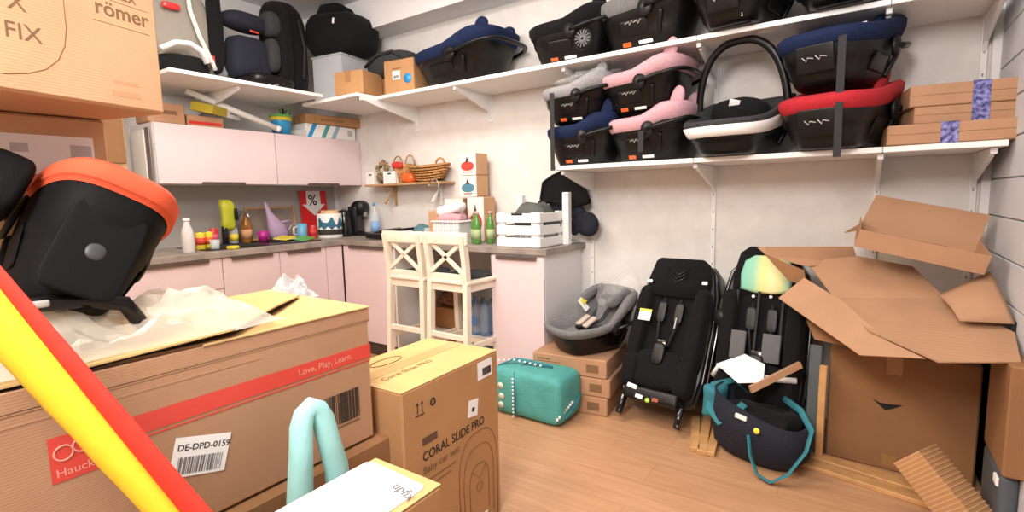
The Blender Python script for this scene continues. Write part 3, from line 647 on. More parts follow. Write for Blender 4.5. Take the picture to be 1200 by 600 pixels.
# lower shelf, left to right
infant_seat('navy blue infant car seat at the bottom left of the lower shelf', (2.74, -.25, ZL), 5, NAVYF, scale=S, sxyz=(.84, 1, 1.08), group=GL)
infant_seat('light grey infant car seat resting on the navy one at the left shelf end', (2.71, -.25, ZL+.245), 3, GREYF, scale=S, sxyz=(.84, 1, 1.0), group=GL, wing=.9)
infant_seat('rose pink infant car seat standing on the lower shelf', (3.15, -.25, ZL), -3, PINKF, scale=.96, sxyz=(.85, 1, 1.08), group=GL)
infant_seat('rose pink infant car seat stacked on top of the other pink one', (3.11, -.25, ZL+.26), -5, PINKF, scale=.96, sxyz=(.88, 1, 1.0), group=GL, wing=1.15)
t = infant_seat('black infant carrier with white rim and upright arched handle', (3.60, -.33, ZL), 80, mat('white_leather', (.80, .79, .77), .5), scale=1.0, group=GL, handle=8, tags=False, logo=False, head=False, hl=.405, two=mat('charcoal_fabric', (.03, .03, .035), .9), hr=.019, zf=.13, zh=.26, band=.62, ramp=(1.0, 1.9))
MB().soft((.12, .03, .22), (.20, .30, .17), e=(.7, .8), nz=.12).build('black_insert', BLACKF, t); MB().box((.03, .03, .265), (.01, .05, .04), rot=(20, -30, 0)).build('white_label', PAPER, t)
t = infant_seat('red infant car seat standing right on the lower shelf', (4.02, -.34, ZL), 76, REDF, scale=.97, sxyz=(1, 1, 1.08), zf=.19, zh=.27, ramp=(.9, 1.8), group=GL, shellm=BLACKM, tags=False, logo=False); foot_tags(t)
t = infant_seat('navy blue infant car seat stacked on the red one', (4.01, -.34, ZL+.262), 74, NAVYF, scale=.97, sxyz=(1, 1, 1.06), zf=.19, zh=.28, ramp=(.9, 1.8), group=GL, shellm=BLACKM, tags=False, logo=False); foot_tags(t)
MB().box((-.20, -.15, .205), (.005, .035, .02), rot=(0, -10, 0)).build('yellow_label', PAPER, t)
def strap(x, y, z0, z1, lb, rz=0):
    tag(place(MB().box((0, 0, (z1-z0)/2), (.028, .003, z1-z0), bev=.001).build('securing_strap', STRAP), (x, y, z0), (0, 0, rz)), lb, 'strap')
strap(2.625, -.475, 1.36, 1.80, 'black strap hanging down in front of the grey and navy seats')
strap(4.035, -.622, 1.345, 1.83, 'black strap round the navy and red seats on the lower shelf')
strap(3.155, -.475, 1.43, 1.54, 'short black strap across the lower pink seat')
tag(place(MB().soft((0, 0, 0), (.30, .20, .05), e=(.8, .8), nz=.8, ns=12, seed=4).build('plastic_wrap', FILM), (2.80, -.30, 1.90), (0, -4, 0)), 'crumpled clear plastic wrap on top of the light grey seat', 'plastic wrap')
# upper shelf
infant_seat('black infant car seat, first of the seats on the upper shelf from the left', (2.66, -.25, ZU), 5, BLACKF, scale=.92, group=GU, sxyz=(1, 1, 1.1), logo=False)
m = MB().lathe([(.0, -.012), (.052, -.012), (.058, 0), (.052, .012), (0, .012)], M=T(2.83, -.48, 2.06) @ E3(90, 0, 0)); m = tag(m.build('stroller_wheel', BLACKM), 'small black spoked wheel between the first two upper seats', 'wheel')
q = MB()
for k in range(7): q.box((0, 0, 0), (.09, .004, .005), M=T(2.83, -.494, 2.06) @ E3(0, k*180/7, 0))
q.build('spokes', mat('dim_spoke', (.10, .10, .11), .4), m)
infant_seat('black infant car seat with grey melange padding on the upper shelf', (3.13, -.25, ZU), -4, GREYFD, scale=.96, group=GU, sxyz=(1, 1, 1.25))
t = infant_seat('black infant car seat right of the grey padded one on the upper shelf', (3.61, -.33, ZU), 80, BLACKF, scale=.95, group=GU, tags=False, logo=False); foot_tags(t)
t = infant_seat('black infant car seat at the far right of the upper shelf', (4.03, -.33, ZU), 82, BLACKF, scale=.95, group=GU, tags=False, logo=False); foot_tags(t)
t = infant_seat('navy and black infant car seat beside the corner cartons on the upper shelf', (1.80, -.24, ZU), -4, NAVYF, scale=1.15, sxyz=(1.15, .95, .95), logo=False, tags=False, wing=.8)
# flat cartons on the right of the lower shelf
GC = 'flat cartons on the lower shelf'
def flat(label, x, y, z, w, d, h, rz, tx, n):
    t = carton('flat_carton', label, x, y, z, w, d, h, rz=rz, m=CARDP, group=GC, gap=False)
    MB().box((tx, -d/2-.001, h/2-.004), (.055, .002, h+.006), bev=.0005).box((tx, -d/2+.06, h+.001), (.055, .12, .002)).build('blue_tape', TAPEB, t)
    MB().box((0, -d/2-.0006, h*.52), (w-.01, .001, .0015)).build('board_edge', CARDIN, t)
flat('bottom flat carton with silver blue tape on the lower shelf', 4.385, -.245, 1.388, .40, .40, .080, 4.5, .0, 1)
flat('middle flat carton with blue tape in the stack of three', 4.43, -.225, 1.469, .36, .36, .066, 11, .03, 2)
flat('top flat carton with blue tape on the lower shelf stack', 4.425, -.225, 1.537, .37, .36, .085, 9, .04, 3)

# ------------------------------------------------------------ things on the deep shelf and the corner board
zA = 2.021
t = thing('baby_bouncer', 'baby bouncer with white curved frame and beige grey fabric', 'bouncer', (.50, -1.48, zA))
MB().soft((0, .0, .30), (.10, .36, .56), e=(.8, .6), rot=(8, 0, 0), nz=.06).build('fabric_back', mat('beige_grey_fabric', (.26, .235, .20), .9, bump=.3), t)
MB().tube([(.06, .02, .60), (.07, .03, .40), (.08, .07, .25), (.09, .13, .10), (.08, .15, .06)], .014, 10).build('frame_tube', mat('cream_metal', (.75, .70, .62), .4), t)
MB().tube([(.12, -.18, .12), (.13, -.10, .17), (.13, -.02, .18), (.13, .05, .15), (.13, .08, .08)], .028, 12, flat=.6).build('white_arm', WHITEP, t)
MB().soft((.02, -.05, .06), (.16, .34, .14), e=(.7, .7), nz=.25).build('seat_fabric', BLACKF, t)
MB().soft((.04, .19, .33), (.06, .10, .56), e=(.8, .7), nz=.15).build('dark_side_panel', BLACKF, t)
MB().soft((.07, -.08, .40), (.03, .10, .04)).build('red_patch', REDP, t); MB().box((.085, .13, .12), (.02, .03, .05)).build('red_clip', REDP, t)
tag(place(MB().soft((0, 0, .26), (.10, .14, .52), e=(.7, .5), nz=.35, ns=7, seed=8).build('plastic_cover', FILM2), (.42, -1.24, zA)), 'clear plastic cover hanging between the bouncer and the navy seat', 'plastic cover')
t = thing('booster_seat', 'dark navy child booster seat with headrest on the deep shelf', 'car seat', (.48, -1.04, zA), (0, 0, 6))
MB().soft((0, -.02, .20), (.22, .30, .30), e=(.5, .6), nz=.06).build('seat_back', NAVYD, t); MB().soft((.08, .05, .04), (.30, .34, .09), e=(.5, .6), nz=.05).build('seat_base', BLACKP, t)
MB().soft((.02, -.03, .44), (.18, .34, .13), e=(.7, .8), nz=.05).build('headrest', NAVYD, t); MB().soft((.08, .13, .46), (.14, .12, .18), e=(.7, .8), nz=.05).build('head_wing', DGREYF, t)
MB().soft((.09, .12, .24), (.12, .09, .24), e=(.6, .7)).build('side_bolster', DGREYF, t)
MB().box((.11, -.02, .365), (.01, .07, .012), bev=.003).build('red_strip', RED, t); MB().soft((.2, .06, .035), (.05, .10, .05), rot=(30, 0, 0)).build('silver_tag', CHROME, t)
t = thing('child_seat_cover', 'tall black child seat seen from behind beside the navy booster', 'car seat', (.44, -.735, zA), (0, 0, 10))
MB().soft((0, 0, .33), (.24, .33, .68), e=(.6, .55), nz=.05, ns=5, seed=2).build('seat_shell', BLACKF, t); MB().soft((.05, -.10, .33), (.22, .12, .60), e=(.6, .6), nz=.08, seed=5).build('side_wing', BLACKF, t)
MB().tube([(.12, .04, .55), (.14, .07, .35), (.13, .05, .12)], .012, 8, flat=.4).build('back_seam', STRAP, t)
t = thing('plastic_bin', 'frosted clear plastic bin standing at the corner of the shelves', 'bin', (.62, -.36, 2.0), (0, 0, 8))
m = MB(); w_, d_, h_ = .30, .30, .33
for (c, s_) in (((0, -d_/2, h_/2), (w_, .004, h_)), ((0, d_/2, h_/2), (w_, .004, h_)), ((-w_/2, 0, h_/2), (.004, d_, h_)), ((w_/2, 0, h_/2), (.004, d_, h_)), ((0, 0, .003), (w_, d_, .004))): m.box(c, s_)
m.build('bin_wall', FILM2, t); MB().soft((0, 0, .09), (.24, .24, .15), e=(.6, .6), nz=.4, seed=6).build('contents', mat('redgrey', (.28, .16, .16), .7, var=.5, vscale=20), t)
MB().box((0, 0, h_), (w_+.02, d_+.02, .012), bev=.004, seg=2).build('rim', FILM2, t)
t = thing('carry_bag', 'large black fabric bag sitting on top of the plastic bin', 'bag', (.64, -.34, 2.34), (0, 0, 10))
MB().soft((0, 0, .16), (.50, .42, .34), e=(.45, .6), nz=.10, ns=5, seed=7, rot=(0, 2, 0)).build('bag_body', BLACKF, t); MB().soft((-.06, 0, .34), (.26, .30, .14), e=(.7, .8), nz=.2, seed=8).build('bag_top', BLACKF, t)
MB().box((.10, -.212, .22), (.015, .004, .04), rot=(0, 10, 0)).build('white_label', PAPER, t)
t = thing('folded_bag', 'dark grey padded bag lying behind the two small cartons', 'bag', (1.10, -.22, 2.15), (0, 0, 4))
MB().soft((0, 0, .08), (.44, .30, .22), e=(.6, .7), nz=.15, ns=6, seed=11).build('bag_body', DGREYF, t); MB().tube([(-.2, -.13, .08), (-.05, -.155, .14), (.1, -.15, .15), (.22, -.11, .07)], .012, 8).build('piping', STRAP, t)
carton('small_carton', 'plain small carton under the dark grey bag', 1.12, -.18, 1.982, .5, .26, .16, m=CARDD)
carton('small_carton', 'brown carton with taped side on the corner board, left of the labelled one', .94, -.46, 1.987, .26, .24, .17, rz=12, m=CARD, tapeM=TAPE, ty='y')
t = carton('small_carton', 'brown carton with white label and round blue sticker on the shelf', 1.28, -.27, 1.982, .27, .24, .24, rz=8, m=CARD)
MB().box((-.02, -.1215, .13), (.07, .001, .06)).build('white_label', PAPER, t); MB().lathe([(.035, 0), (.035, .001)], M=T(.08, -.1205, .10) @ E3(90, 0, 0)).build('blue_sticker', BLUEP, t)
MB().box((-.02, -.1205, .178), (.075, .001, .008)).build('printed_line', INKB, t)
barcode(t, T(-.02, -.1225, .12) @ E3(90, 0, 0), .05, .02, 10)
# ------------------------------------------------------------ things on top of the wall cabinets
zc = 1.743
t = carton('small_carton', 'printed carton at the left end on top of the wall cabinets', .23, -1.54, zc, .2, .22, .13, m=CARDP, gap=True, ty='y'); MB().box((.101, 0, .07), (.001, .12, .025)).build('faded_print', INKB, t)
t = carton('small_carton', 'low carton on the wall cabinets under the yellow flat box', .23, -1.29, zc, .16, .24, .075, m=CARDP, gap=False); MB().box((.081, 0, .025), (.001, .22, .02)).build('dark_stripe', REDP, t)
t = thing('flat_box', 'yellow flat box with white end lying across the low carton', 'box', (.27, -1.23, zc+.10), (0, 12, 32))
MB().box((0, -.03, .03), (.16, .17, .06), bev=.002).build('yellow_sleeve', mat('mustard', (.50, .40, .03), .5), t); MB().box((0, .14, .03), (.158, .17, .058), bev=.002).build('white_end', PAPER, t)
MB().box((.0792, .14, .035), (.001, .10, .012)).build('printed_line', mat('blue_grey_print', (.3, .36, .45), .6), t)
t = thing('roller_blind', 'long white rolled blind leaning down across the wall cabinets', 'roller blind', (0, 0, 0))
MB().tube([(.26, -1.38, 1.985), (.37, -.79, 1.775)], .022, 14).build('roll', WHITEP, t); MB().tube([(.37, -.80, 1.779), (.375, -.775, 1.77)], .024, 14).build('end_cap', WHITE, t)
t = thing('paint_pot', 'blue pot with green rim and yellow band holding scissors', 'pot', (.27, -.70, zc))
MB().lathe([(.065, 0), (.075, .10), (.078, .145), (.074, .145), (.062, .006)], seg=24).build('pot_wall', BLUEP, t); MB().lathe([(.079, .108), (.081, .135)], seg=24).build('yellow_band', YELP, t); MB().lathe([(.082, .136), (.084, .152), (.078, .152)], seg=24).build('rim', GREENP, t)
for k in range(6): MB().tube([(random.uniform(-.03, .03), random.uniform(0, .06), .10), (random.uniform(-.05, .05), .03+k*.012, .19+random.uniform(0, .05))], .007, 6).build('tool_handle', [GREENP, BLACKP, GREENP, CHROME, GREENP, BLACKP][k], t)
tag(place(MB().soft((0, 0, .025), (.10, .10, .05), nz=.4, ns=14).build('plastic_bag', FILM), (.32, -.585, zc)), 'small crumpled clear bag beside the blue pot', 'plastic bag')
t = carton('striped_box', 'white flat box with blue and teal diagonal stripes on the right wall cabinet', .20, -.27, zc, .26, .50, .11, m=PAPER, gap=False)
for (yy, mm) in ((-.19, BLUEP), (-.06, TEALF), (.04, mat('paleblue', (.3, .45, .6), .5))): MB().prism([(yy-.05, 0), (yy-.01, 0), (yy+.05, .11), (yy+.01, .11)], .0015, M=T(.130, 0, 0) @ E3(90, 0, 90)).build('diagonal_stripe', mm, t)
MB().box((.1305, .19, .06), (.001, .05, .05)).build('print_block', mat('greyprint', (.5, .5, .5), .6), t)
t = carton('long_flat_carton', 'long flat brown carton with printed side atop the striped box', .24, -.24, zc+.113, .22, .52, .075, rz=-6, m=CARD, gap=False, tapeM=TAPE, ty='y')
MB().tube([(.1105, -.17+.016*math.cos(a*PI/8), .04+.016*math.sin(a*PI/8)) for a in range(16)], .0012, 5, closed=True).build('printed_ring', INKB, t)
MB().box((.1105, -.02, .036), (.001, .22, .018)).build('faded_print', mat('faint_brown_print', (.30, .15, .07), .8), t)

# ============================================================ FLOOR THINGS ALONG THE BACK WALL
G3 = 'cartons under the grey infant seat'
for k, (dx, rz, lb) in enumerate(((0.0, 7, 'bottom carton of the three under the grey infant seat'), (.012, 7.6, 'middle carton of the three under the grey infant seat'), (-.004, 7, 'top carton of the three, carrying the grey infant seat'))):
    t = carton('flat_carton', lb, 2.785+dx, -.435, k*.106, .44, .42, .104, rz=rz, m=CARDP, group=G3, gap=(k == 2))
    MB().box((.20-.06, -.2105, .05), (.07, .001, .045)).build('barcode_patch', INKB, t); MB().box((-.15, -.2105, .075), (.08, .001, .008)).box((-.12, -.2105, .06), (.14, .001, .004)).build('print_lines', INKB, t)
t = infant_seat('grey infant car seat with beige harness pads on the three cartons', (2.845, -.42, .322), 0, GREYFD, scale=.92, zf=.17, zh=.32, wing=.4, rot=(0, -4, 62), inner=GREYFD, logo=False, tags=False, handle=-80, hl=.36)
for sy in (-1, 1): MB().box((-.03, sy*.035, .175), (.10, .045, .02), rot=(0, -25, 0), bev=.008, seg=2).build('harness_pad', mat('beige_pad', (.50, .42, .36), .8), t)
MB().box((.04, .12, .25), (.045, .005, .09), rot=(-25, -20, 20)).build('yellow_label', PAPER, t); MB().box((.048, .123, .275), (.047, .006, .035), rot=(-25, -20, 20)).build('yellow_mark', SKIN, t)
tag(place(MB().soft((0, 0, 0), (.30, .22, .34), e=(.8, .8), nz=.6, ns=10, seed=14).build('plastic_wrap', glassy('thin_film', (.95, .95, .95), .16, .08)), (2.96, -.25, .53)), 'clear plastic wrap crumpled behind the grey infant seat', 'plastic wrap')
# teal bag
t = thing('toy_bag', 'teal zipped fabric bag with white dotted trim on the floor', 'bag', (2.66, -.76, 0), (0, 0, -1))
MB().soft((0, 0, .135), (.46, .26, .27), e=(.25, .35), nz=.035, ns=6, seg=36, seed=3).build('bag_body', TEALF, t)
MB().tube([(-.05, -.135, .02), (-.05, -.14, .14), (-.06, -.12, .25), (-.065, 0, .275), (-.065, .12, .25)], .012, 8, flat=.3).build('trim_strap', mat('blue_trim', (.10, .25, .32), .7), t)
MB().tube([(-.20, -.08, .26), (-.12, -.03, .30), (0, .0, .285), (.10, .02, .275)], .010, 8, flat=.5).build('carry_strap', TEALS, t)
MB().tube([(.21, -.12, .04), (.23, -.05, .05), (.235, .03, .09), (.235, .09, .13)], .010, 8, flat=.4).build('side_handle', TEALS, t)
m = MB()
for k in range(11): m.soft((-.051, -.150, .02+k*.021), (.012, .004, .010), seg=8)
for k in range(8): m.soft((.215+.003*k, -.13+k*.018, .055+k*.008), (.014, .012, .014), seg=8)
for k in range(9): m.soft((-.20+k*.03, -.07+k*.008, .30-abs(k-3)*.004), (.012, .012, .010), seg=8)
m.build('white_dots', PAPER, t)
m = MB()
for (a, c) in ((-.19, .18), (-.145, .17), (-.19, .11), (-.14, .11), (-.19, .05), (-.145, .06)): m.lathe([(.019, 0), (.019, .002)], M=T(a, -.1335, c) @ E3(90, 0, 0), seg=14)
m.build('print_circles', mat('cream_print', (.6, .62, .5), .8), t)
# black tall seats
def tall_seat(label, loc, rz, lean, L, wd, group, meshy=False):
    t = thing('child_car_seat', label, 'car seat', loc, (lean, 0, rz), group)
    prof = [(.62, 0), (.92, .04), (1.0, .2), (1.0, .55), (.96, .78), (.84, .95), (.70, 1.0)]
    def outline(s_, y, zo=0): 
        a = [Vector((wd/2*p*s_, y, z*L*(1 if s_ == 1 else .97)+zo)) for p, z in prof]
        return a + [Vector((-v.x, v.y, v.z)) for v in reversed(a)]
    MB().rings([outline(.9, .11), outline(1, .09), outline(1, .0), outline(.96, -.045), outline(.90, -.05)], smooth=True).build('shell', BLACKP, t)
    MB().tube(outline(.985, -.035), .012, 8, closed=True).build('shell_edge', BLACKG, t)
    MB().soft((0, -.055, L*.46), (wd*.66, .07, L*.72), e=(.4, .5), nz=.03, seed=2).build('back_cushion', BLACKF, t)
    for sx in (-1, 1):
        MB().soft((sx*wd*.36, -.075, L*.50), (wd*.20, .15, L*.58), e=(.6, .5), nz=.05, seed=sx+4).build('side_bolster', BLACKF, t)
        MB().soft((sx*wd*.33, -.09, L*.17), (wd*.22, .14, L*.24), e=(.6, .6), nz=.06, seed=sx+6).build('seat_side', BLACKF, t)
        MB().tube([(sx*.045, -.095, L*.70), (sx*.05, -.105, L*.52), (sx*.03, -.115, L*.36)], .020, 8, flat=.3).build('harness_strap', STRAP, t)
        MB().soft((sx*.048, -.11, L*.60), (.05, .02, .12), e=(.4, .5)).build('harness_pad', BLACKM, t)
    MB().soft((0, -.10, L*.20), (wd*.62, .10, L*.26), e=(.5, .6), nz=.05, seed=9).build('seat_cushion', BLACKF, t)
    MB().soft((0, -.15, L*.30), (.07, .03, .12), e=(.5, .6)).build('crotch_pad', BLACKM, t)
    MB().box((0, -.135, L*.37), (.06, .02, .05), bev=.006, seg=2).build('buckle', BLACKG, t)
    return t
t = tall_seat('black child car seat with chevron headrest leaning on the wall', (3.275, -.50, .09), -6, -29, .80, .44, 'black child seats leaning on the wall')
HR = MB().rings([[Vector((x*s_, y, z)) for x, z in ((-.17, .60), (-.175, .68), (-.155, .78), (-.13, .80), (.13, .80), (.155, .78), (.175, .68), (.17, .60), (.10, .575), (-.10, .575))] for (y, s_) in ((.02, .96), (-.09, 1), (-.115, .93))]).build('headrest', BLACKF, t)
m = MB()
for k in range(3): m.tube([(-.06, -.120, .74-k*.022), (0, -.121, .70-k*.022), (.06, -.120, .74-k*.022)], .003, 6)
m.build('chevron_stitching', BLACKG, t)
for (a, c) in ((-.155, .65), (.155, .665)): MB().box((a, -.120, c), (.03, .006, .018), bev=.004, seg=2).build('white_button', PAPER, t)
MB().box((-.12, -.155, .44), (.07, .004, .065), bev=.001).build('white_label', PAPER, t); MB().box((-.12, -.1575, .465), (.07, .002, .014)).build('yellow_mark', SKIN, t)
MB().box((.05, -.135, .42), (.006, .003, .06)).build('brand_print', mat('greyprint', (.5, .5, .5), .6), t)
MB().box((-.10, -.15, .045), (.055, .006, .022), rot=(0, 8, 0)).box((-.05, -.15, .0), (.04, .006, .02), rot=(0, 8, 0)).build('white_sticker', PAPER, t)
MB().lathe([(.012, 0), (.012, .006)], M=T(0.0, -.15, -.01) @ E3(90, 0, 0)).build('green_button', mat('limebutton', (.5, .8, .1), .4), t)
MB().box((0, -.10, .02), (.30, .10, .07), bev=.02, seg=3).build('front_base', BLACKM, t)
MB().box((.04, -.155, .0), (.035, .006, .02), bev=.003).build('red_button', mat('dullred', (.35, .08, .05), .5), t)
for sx in (-1, 1): MB().box((sx*.16, -.10, -.055), (.028, .04, .11), bev=.008, seg=2, rot=(-10, 0, 0)).box((sx*.16, -.12, -.075), (.02, .012, .03), bev=.002).build('anchor_arm', BLACKG, t)
MB().tube([(.235, -.02, .10), (.238, -.03, .40), (.225, -.02, .62)], .006, 8).build('silver_rail', CHROME, t)
t = tall_seat('black mesh child seat with pastel headrest pad behind the navy bag', (3.74, -.42, .10), -2, -20, .78, .42, 'black child seats leaning on the wall')
MB().rings([[Vector((x*s_, y, z)) for x, z in ((-.16, .60), (-.165, .70), (-.14, .82), (-.10, .85), (.10, .85), (.14, .82), (.165, .70), (.16, .60), (.08, .57), (-.08, .57))] for (y, s_) in ((.02, .96), (-.06, 1), (-.085, .9))]).build('headrest', BLACKF, t)
PAST = bpy.data.materials.new('pastel_rainbow'); PAST.use_nodes = True; nt = PAST.node_tree; bb = nt.nodes['Principled BSDF']; bb.inputs['Roughness'].default_value = .8
tc = nt.nodes.new('ShaderNodeTexCoord'); sp = nt.nodes.new('ShaderNodeSeparateXYZ'); nt.links.new(tc.outputs['Generated'], sp.inputs[0]); rp = nt.nodes.new('ShaderNodeValToRGB'); nt.links.new(sp.outputs['X'], rp.inputs[0])
cr = rp.color_ramp; cols = [(0, (.20, .55, .42)), (.25, (.30, .62, .45)), (.45, (.75, .75, .28)), (.6, (.90, .82, .45)), (.8, (.75, .78, .35)), (1, (.25, .58, .52))]
cr.elements[0].color = (*cols[0][1], 1); cr.elements[1].color = (*cols[-1][1], 1)
for p_, c_ in cols[1:-1]: cr.elements.new(p_).color = (*c_, 1)
nt.links.new(rp.outputs[0], bb.inputs['Base Color'])
MB().rings([[Vector((x*s_, y, .72+(z-.72)*s_)) for x, z in ((-.115, .62), (-.12, .70), (-.105, .77), (-.06, .80), (.06, .80), (.105, .77), (.12, .70), (.115, .62), (.05, .605), (-.05, .605))] for (y, s_) in ((-.075, .98), (-.10, 1), (-.11, .9))]).build('pastel_headrest_pad', PAST, t)
for (a, c) in ((-.05, .585), (.03, .59)): MB().lathe([(.008, 0), (.008, .004)], M=T(a, -.095, c) @ E3(90, 0, 0)).build('white_rivet', PAPER, t)
MB().lathe([(.0, 0), (.045, 0), (.05, .02), (.04, .05), (0, .055)], M=T(-.18, -.09, .46) @ E3(90, 0, 0)).build('side_pad', BLACKM, t)
for (a, w_) in ((-.09, .07), (.06, .08)): MB().box((a, -.145, .33), (w_, .01, .14), bev=.006, seg=2).build('grey_mesh_panel', mat('grey_mesh', (.12, .12, .125), .7, bump=.4, bscale=300), t)
for (a) in (-.12, -.02, .09, .14): MB().box((a, -.115, .46), (.012, .01, .30), bev=.002).build('vertical_strap', STRAP, t)
MB().tube([(-.19, -.14, .16), (-.16, -.17, .21), (-.05, -.17, .19), (.10, -.17, .19), (.18, -.15, .20)], .014, 8).build('white_hem', PAPER, t)
# papers on the seat, strip, planks, bag
tag(MB().slab([(3.59, -.62, .40), (3.70, -.68, .345), (3.80, -.66, .36), (3.79, -.55, .41), (3.70, -.53, .44)], .002).build('paper_sheet', PAPER), 'white paper sheets lying on the pastel seat above the navy bag', 'paper')
tag(MB().slab([(3.755, -.70, .345), (3.935, -.56, .450), (3.945, -.56, .425), (3.765, -.70, .318)], .025).build('cardboard_strip', CARDP), 'narrow cardboard strip slanting up from the papers to the sheets', 'cardboard strip')
GP = 'short planks under the navy bag'
for k, lb in enumerate(('leftmost', 'middle', 'rightmost')):
    tag(place(MB().box((0, 0, .012), (.042, .40, .022), bev=.002).build('plank', PINE), (3.485+k*.048, -.56-.01*(k == 1), .0), (0, 0, 14-4*k)), 'short pine plank beside the navy bag, %s of three' % lb, 'plank', GP)
t = thing('tote_bag', 'dark navy tote bag with teal straps slumped on the floor', 'bag', (3.79, -.64, 0), (0, 0, -16))
def br(sx, sy, zf, n=36, e=.75):
    return [v + Vector((0, 0, 0)) for v in tub_ring(sx, sy, 0, zf, n, e)]
zt_ = lambda x: .25-.05*x
MB().rings([br(.02, .02, lambda x: .004), br(.15, .09, lambda x: .004), br(.20, .13, lambda x: .05), br(.215, .145, lambda x: zt_(x)*.6), br(.20, .135, zt_), br(.19, .125, zt_), br(.19, .125, lambda x: zt_(x)-.06), br(.17, .10, lambda x: .08), br(.02, .02, lambda x: .07)]).build('bag_body', NAVYD, t)
MB().soft((0.0, 0, .17), (.32, .20, .12), nz=.35, ns=9, seed=4).build('contents', BLACKF, t)
MB().tube([(-.09, .12, .23), (-.17, .08, .30), (-.21, -.02, .29), (-.19, -.10, .20), (-.13, -.12, .16), (-.08, -.10, .21), (-.05, -.05, .25)], .022, 8, flat=.25).build('teal_strap', TEALS, t)
MB().tube([(.02, -.15, .16), (.04, -.17, .08), (.08, -.19, .02), (.14, -.20, .012), (.19, -.16, .05), (.23, -.09, .14), (.22, -.01, .20), (.14, .08, .24), (.05, .12, .26)], .016, 8, flat=.25).build('teal_strap', TEALS, t)
MB().soft((-.20, -.03, .22), (.09, .14, .16), nz=.3, ns=10, seed=3).build('teal_lining', TEALS, t)
MB().lathe([(.013, 0), (.013, .004)], M=T(.055, -.150, .19) @ E3(75, 0, 0)).build('yellow_button', SKIN, t); MB().box((-.02, -.14, .225), (.05, .012, .018), rot=(0, 5, 0)).build('white_tag', PAPER, t)
tag(place(MB().box((0, 0, .26), (.05, .015, .52), bev=.004).build('grey_strip', mat('slate_plastic', (.10, .12, .13), .5)), (3.985, -.52, 0), (-3, 0, -10)), 'narrow slate grey plastic strip upright beside the large carton', 'strip')
# large carton right
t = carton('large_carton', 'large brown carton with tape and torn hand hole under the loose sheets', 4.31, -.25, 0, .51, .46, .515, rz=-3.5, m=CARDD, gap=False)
for c_, s_ in (((-.02, -.231, .47), (.055, .0015, .085)), ((-.02, -.231, .045), (.05, .0015, .05))): MB().box(c_, s_).build('packing_tape', TAPE, t)
MB().prism([(-.06, .018), (-.035, .006), (-.005, .006), (.045, .012), (.01, -.012), (-.015, -.022)], .002, M=T(-.03, -.230, .29) @ E3(90, 0, 0)).build('torn_hand_hole', DARK, t)
GPK = 'long boards lying at the foot of the large carton'
tag(place(MB().box((0, 0, .014), (.62, .07, .028), bev=.003).build('long_board', PINE), (4.28, -.60, 0), (0, 0, -12)), 'long pine board on the floor directly against the large carton', 'board', GPK)
tag(place(MB().box((0, 0, .010), (.66, .06, .020), bev=.003).build('long_board', PINE), (4.27, -.675, 0), (0, 0, -12)), 'long pine board nearest the camera at the foot of the large carton', 'board', GPK)
tag(place(MB().box((0, 0, .22), (.03, .02, .44), bev=.003).build('upright_board', PINE), (4.02, -.545, .0), (-3, 0, -8)), 'thin pine board standing upright at the left side of the large carton', 'board')
# loose cardboard sheets
GS = 'loose cardboard sheets on the large carton'
SH = .005
tag(MB().folded([(4.05, -.55, .751), (4.422, -.48, .774), (4.588, -.706, .708), (4.574, -.893, .653), (4.366, -.95, .635), (4.173, -.792, .68), (3.923, -.343, .88), (4.122, -.28, .907), (4.324, -.317, .875)], [(0, 1, 2, 3, 4, 5), (6, 7, 8, 1, 0)], SH).build('cardboard_sheet', CARDP), 'biggest loose cardboard sheet sloping down towards the camera', 'cardboard sheet', GS)
tag(MB().slab([(3.727,-.45,.947),(3.757,-.45,.952),(4.104,-.25,.947),(4.127,-.25,.872),(3.928,-.40,.862),(3.773,-.45,.908)], SH).build('cardboard_sheet', CARDP), 'narrow cardboard sheet at the back left, pointing at the wall', 'cardboard sheet', GS)
tag(MB().slab([(3.759,-.47,.921),(3.924,-.44,.849),(3.937,-.44,.774),(3.866,-.47,.801)], SH).build('cardboard_sheet', CARDD), 'small darker cardboard sheet below the narrow back left one', 'cardboard sheet', GS)
tag(MB().slab([(3.929, -.47, .816), (3.834, -.52, .722), (4.15, -.852, .594), (4.335, -.92, .63), (4.23, -.83, .655), (4.09, -.64, .749)], SH).build('cardboard_sheet', CARDP), 'cardboard sheet tucked under the biggest one on its left side', 'cardboard sheet', GS)
tag(MB().slab([(3.945,-.50,.631),(3.985,-.55,.558),(4.127,-.62,.560),(4.077,-.55,.630)], SH).build('cardboard_sheet', CARDD), 'lowest dark cardboard sheet peeking out above the plastic strip', 'cardboard sheet', GS)
m = MB(); rr = []
for k in range(11):
    a = k/10; p0 = Vector((4.393, -.55, .795)).lerp(Vector((4.551, -.45, .885)), a); p1 = Vector((4.44, -.72, .735)).lerp(Vector((4.588, -.70, .738)), a)
    rr.append([p0.lerp(p1, q/6)+Vector((0, 0, .03*math.sin(PI*q/6)*math.sin(PI*(a*.8+.1)))) for q in range(7)])
m.rings(rr, closed=False); o = m.build('curled_flap', CARDP); md = o.modifiers.new('thickness', 'SOLIDIFY'); md.thickness = .005
tag(o, 'curled cardboard flap bulging up at the right end of the sheets', 'cardboard sheet')
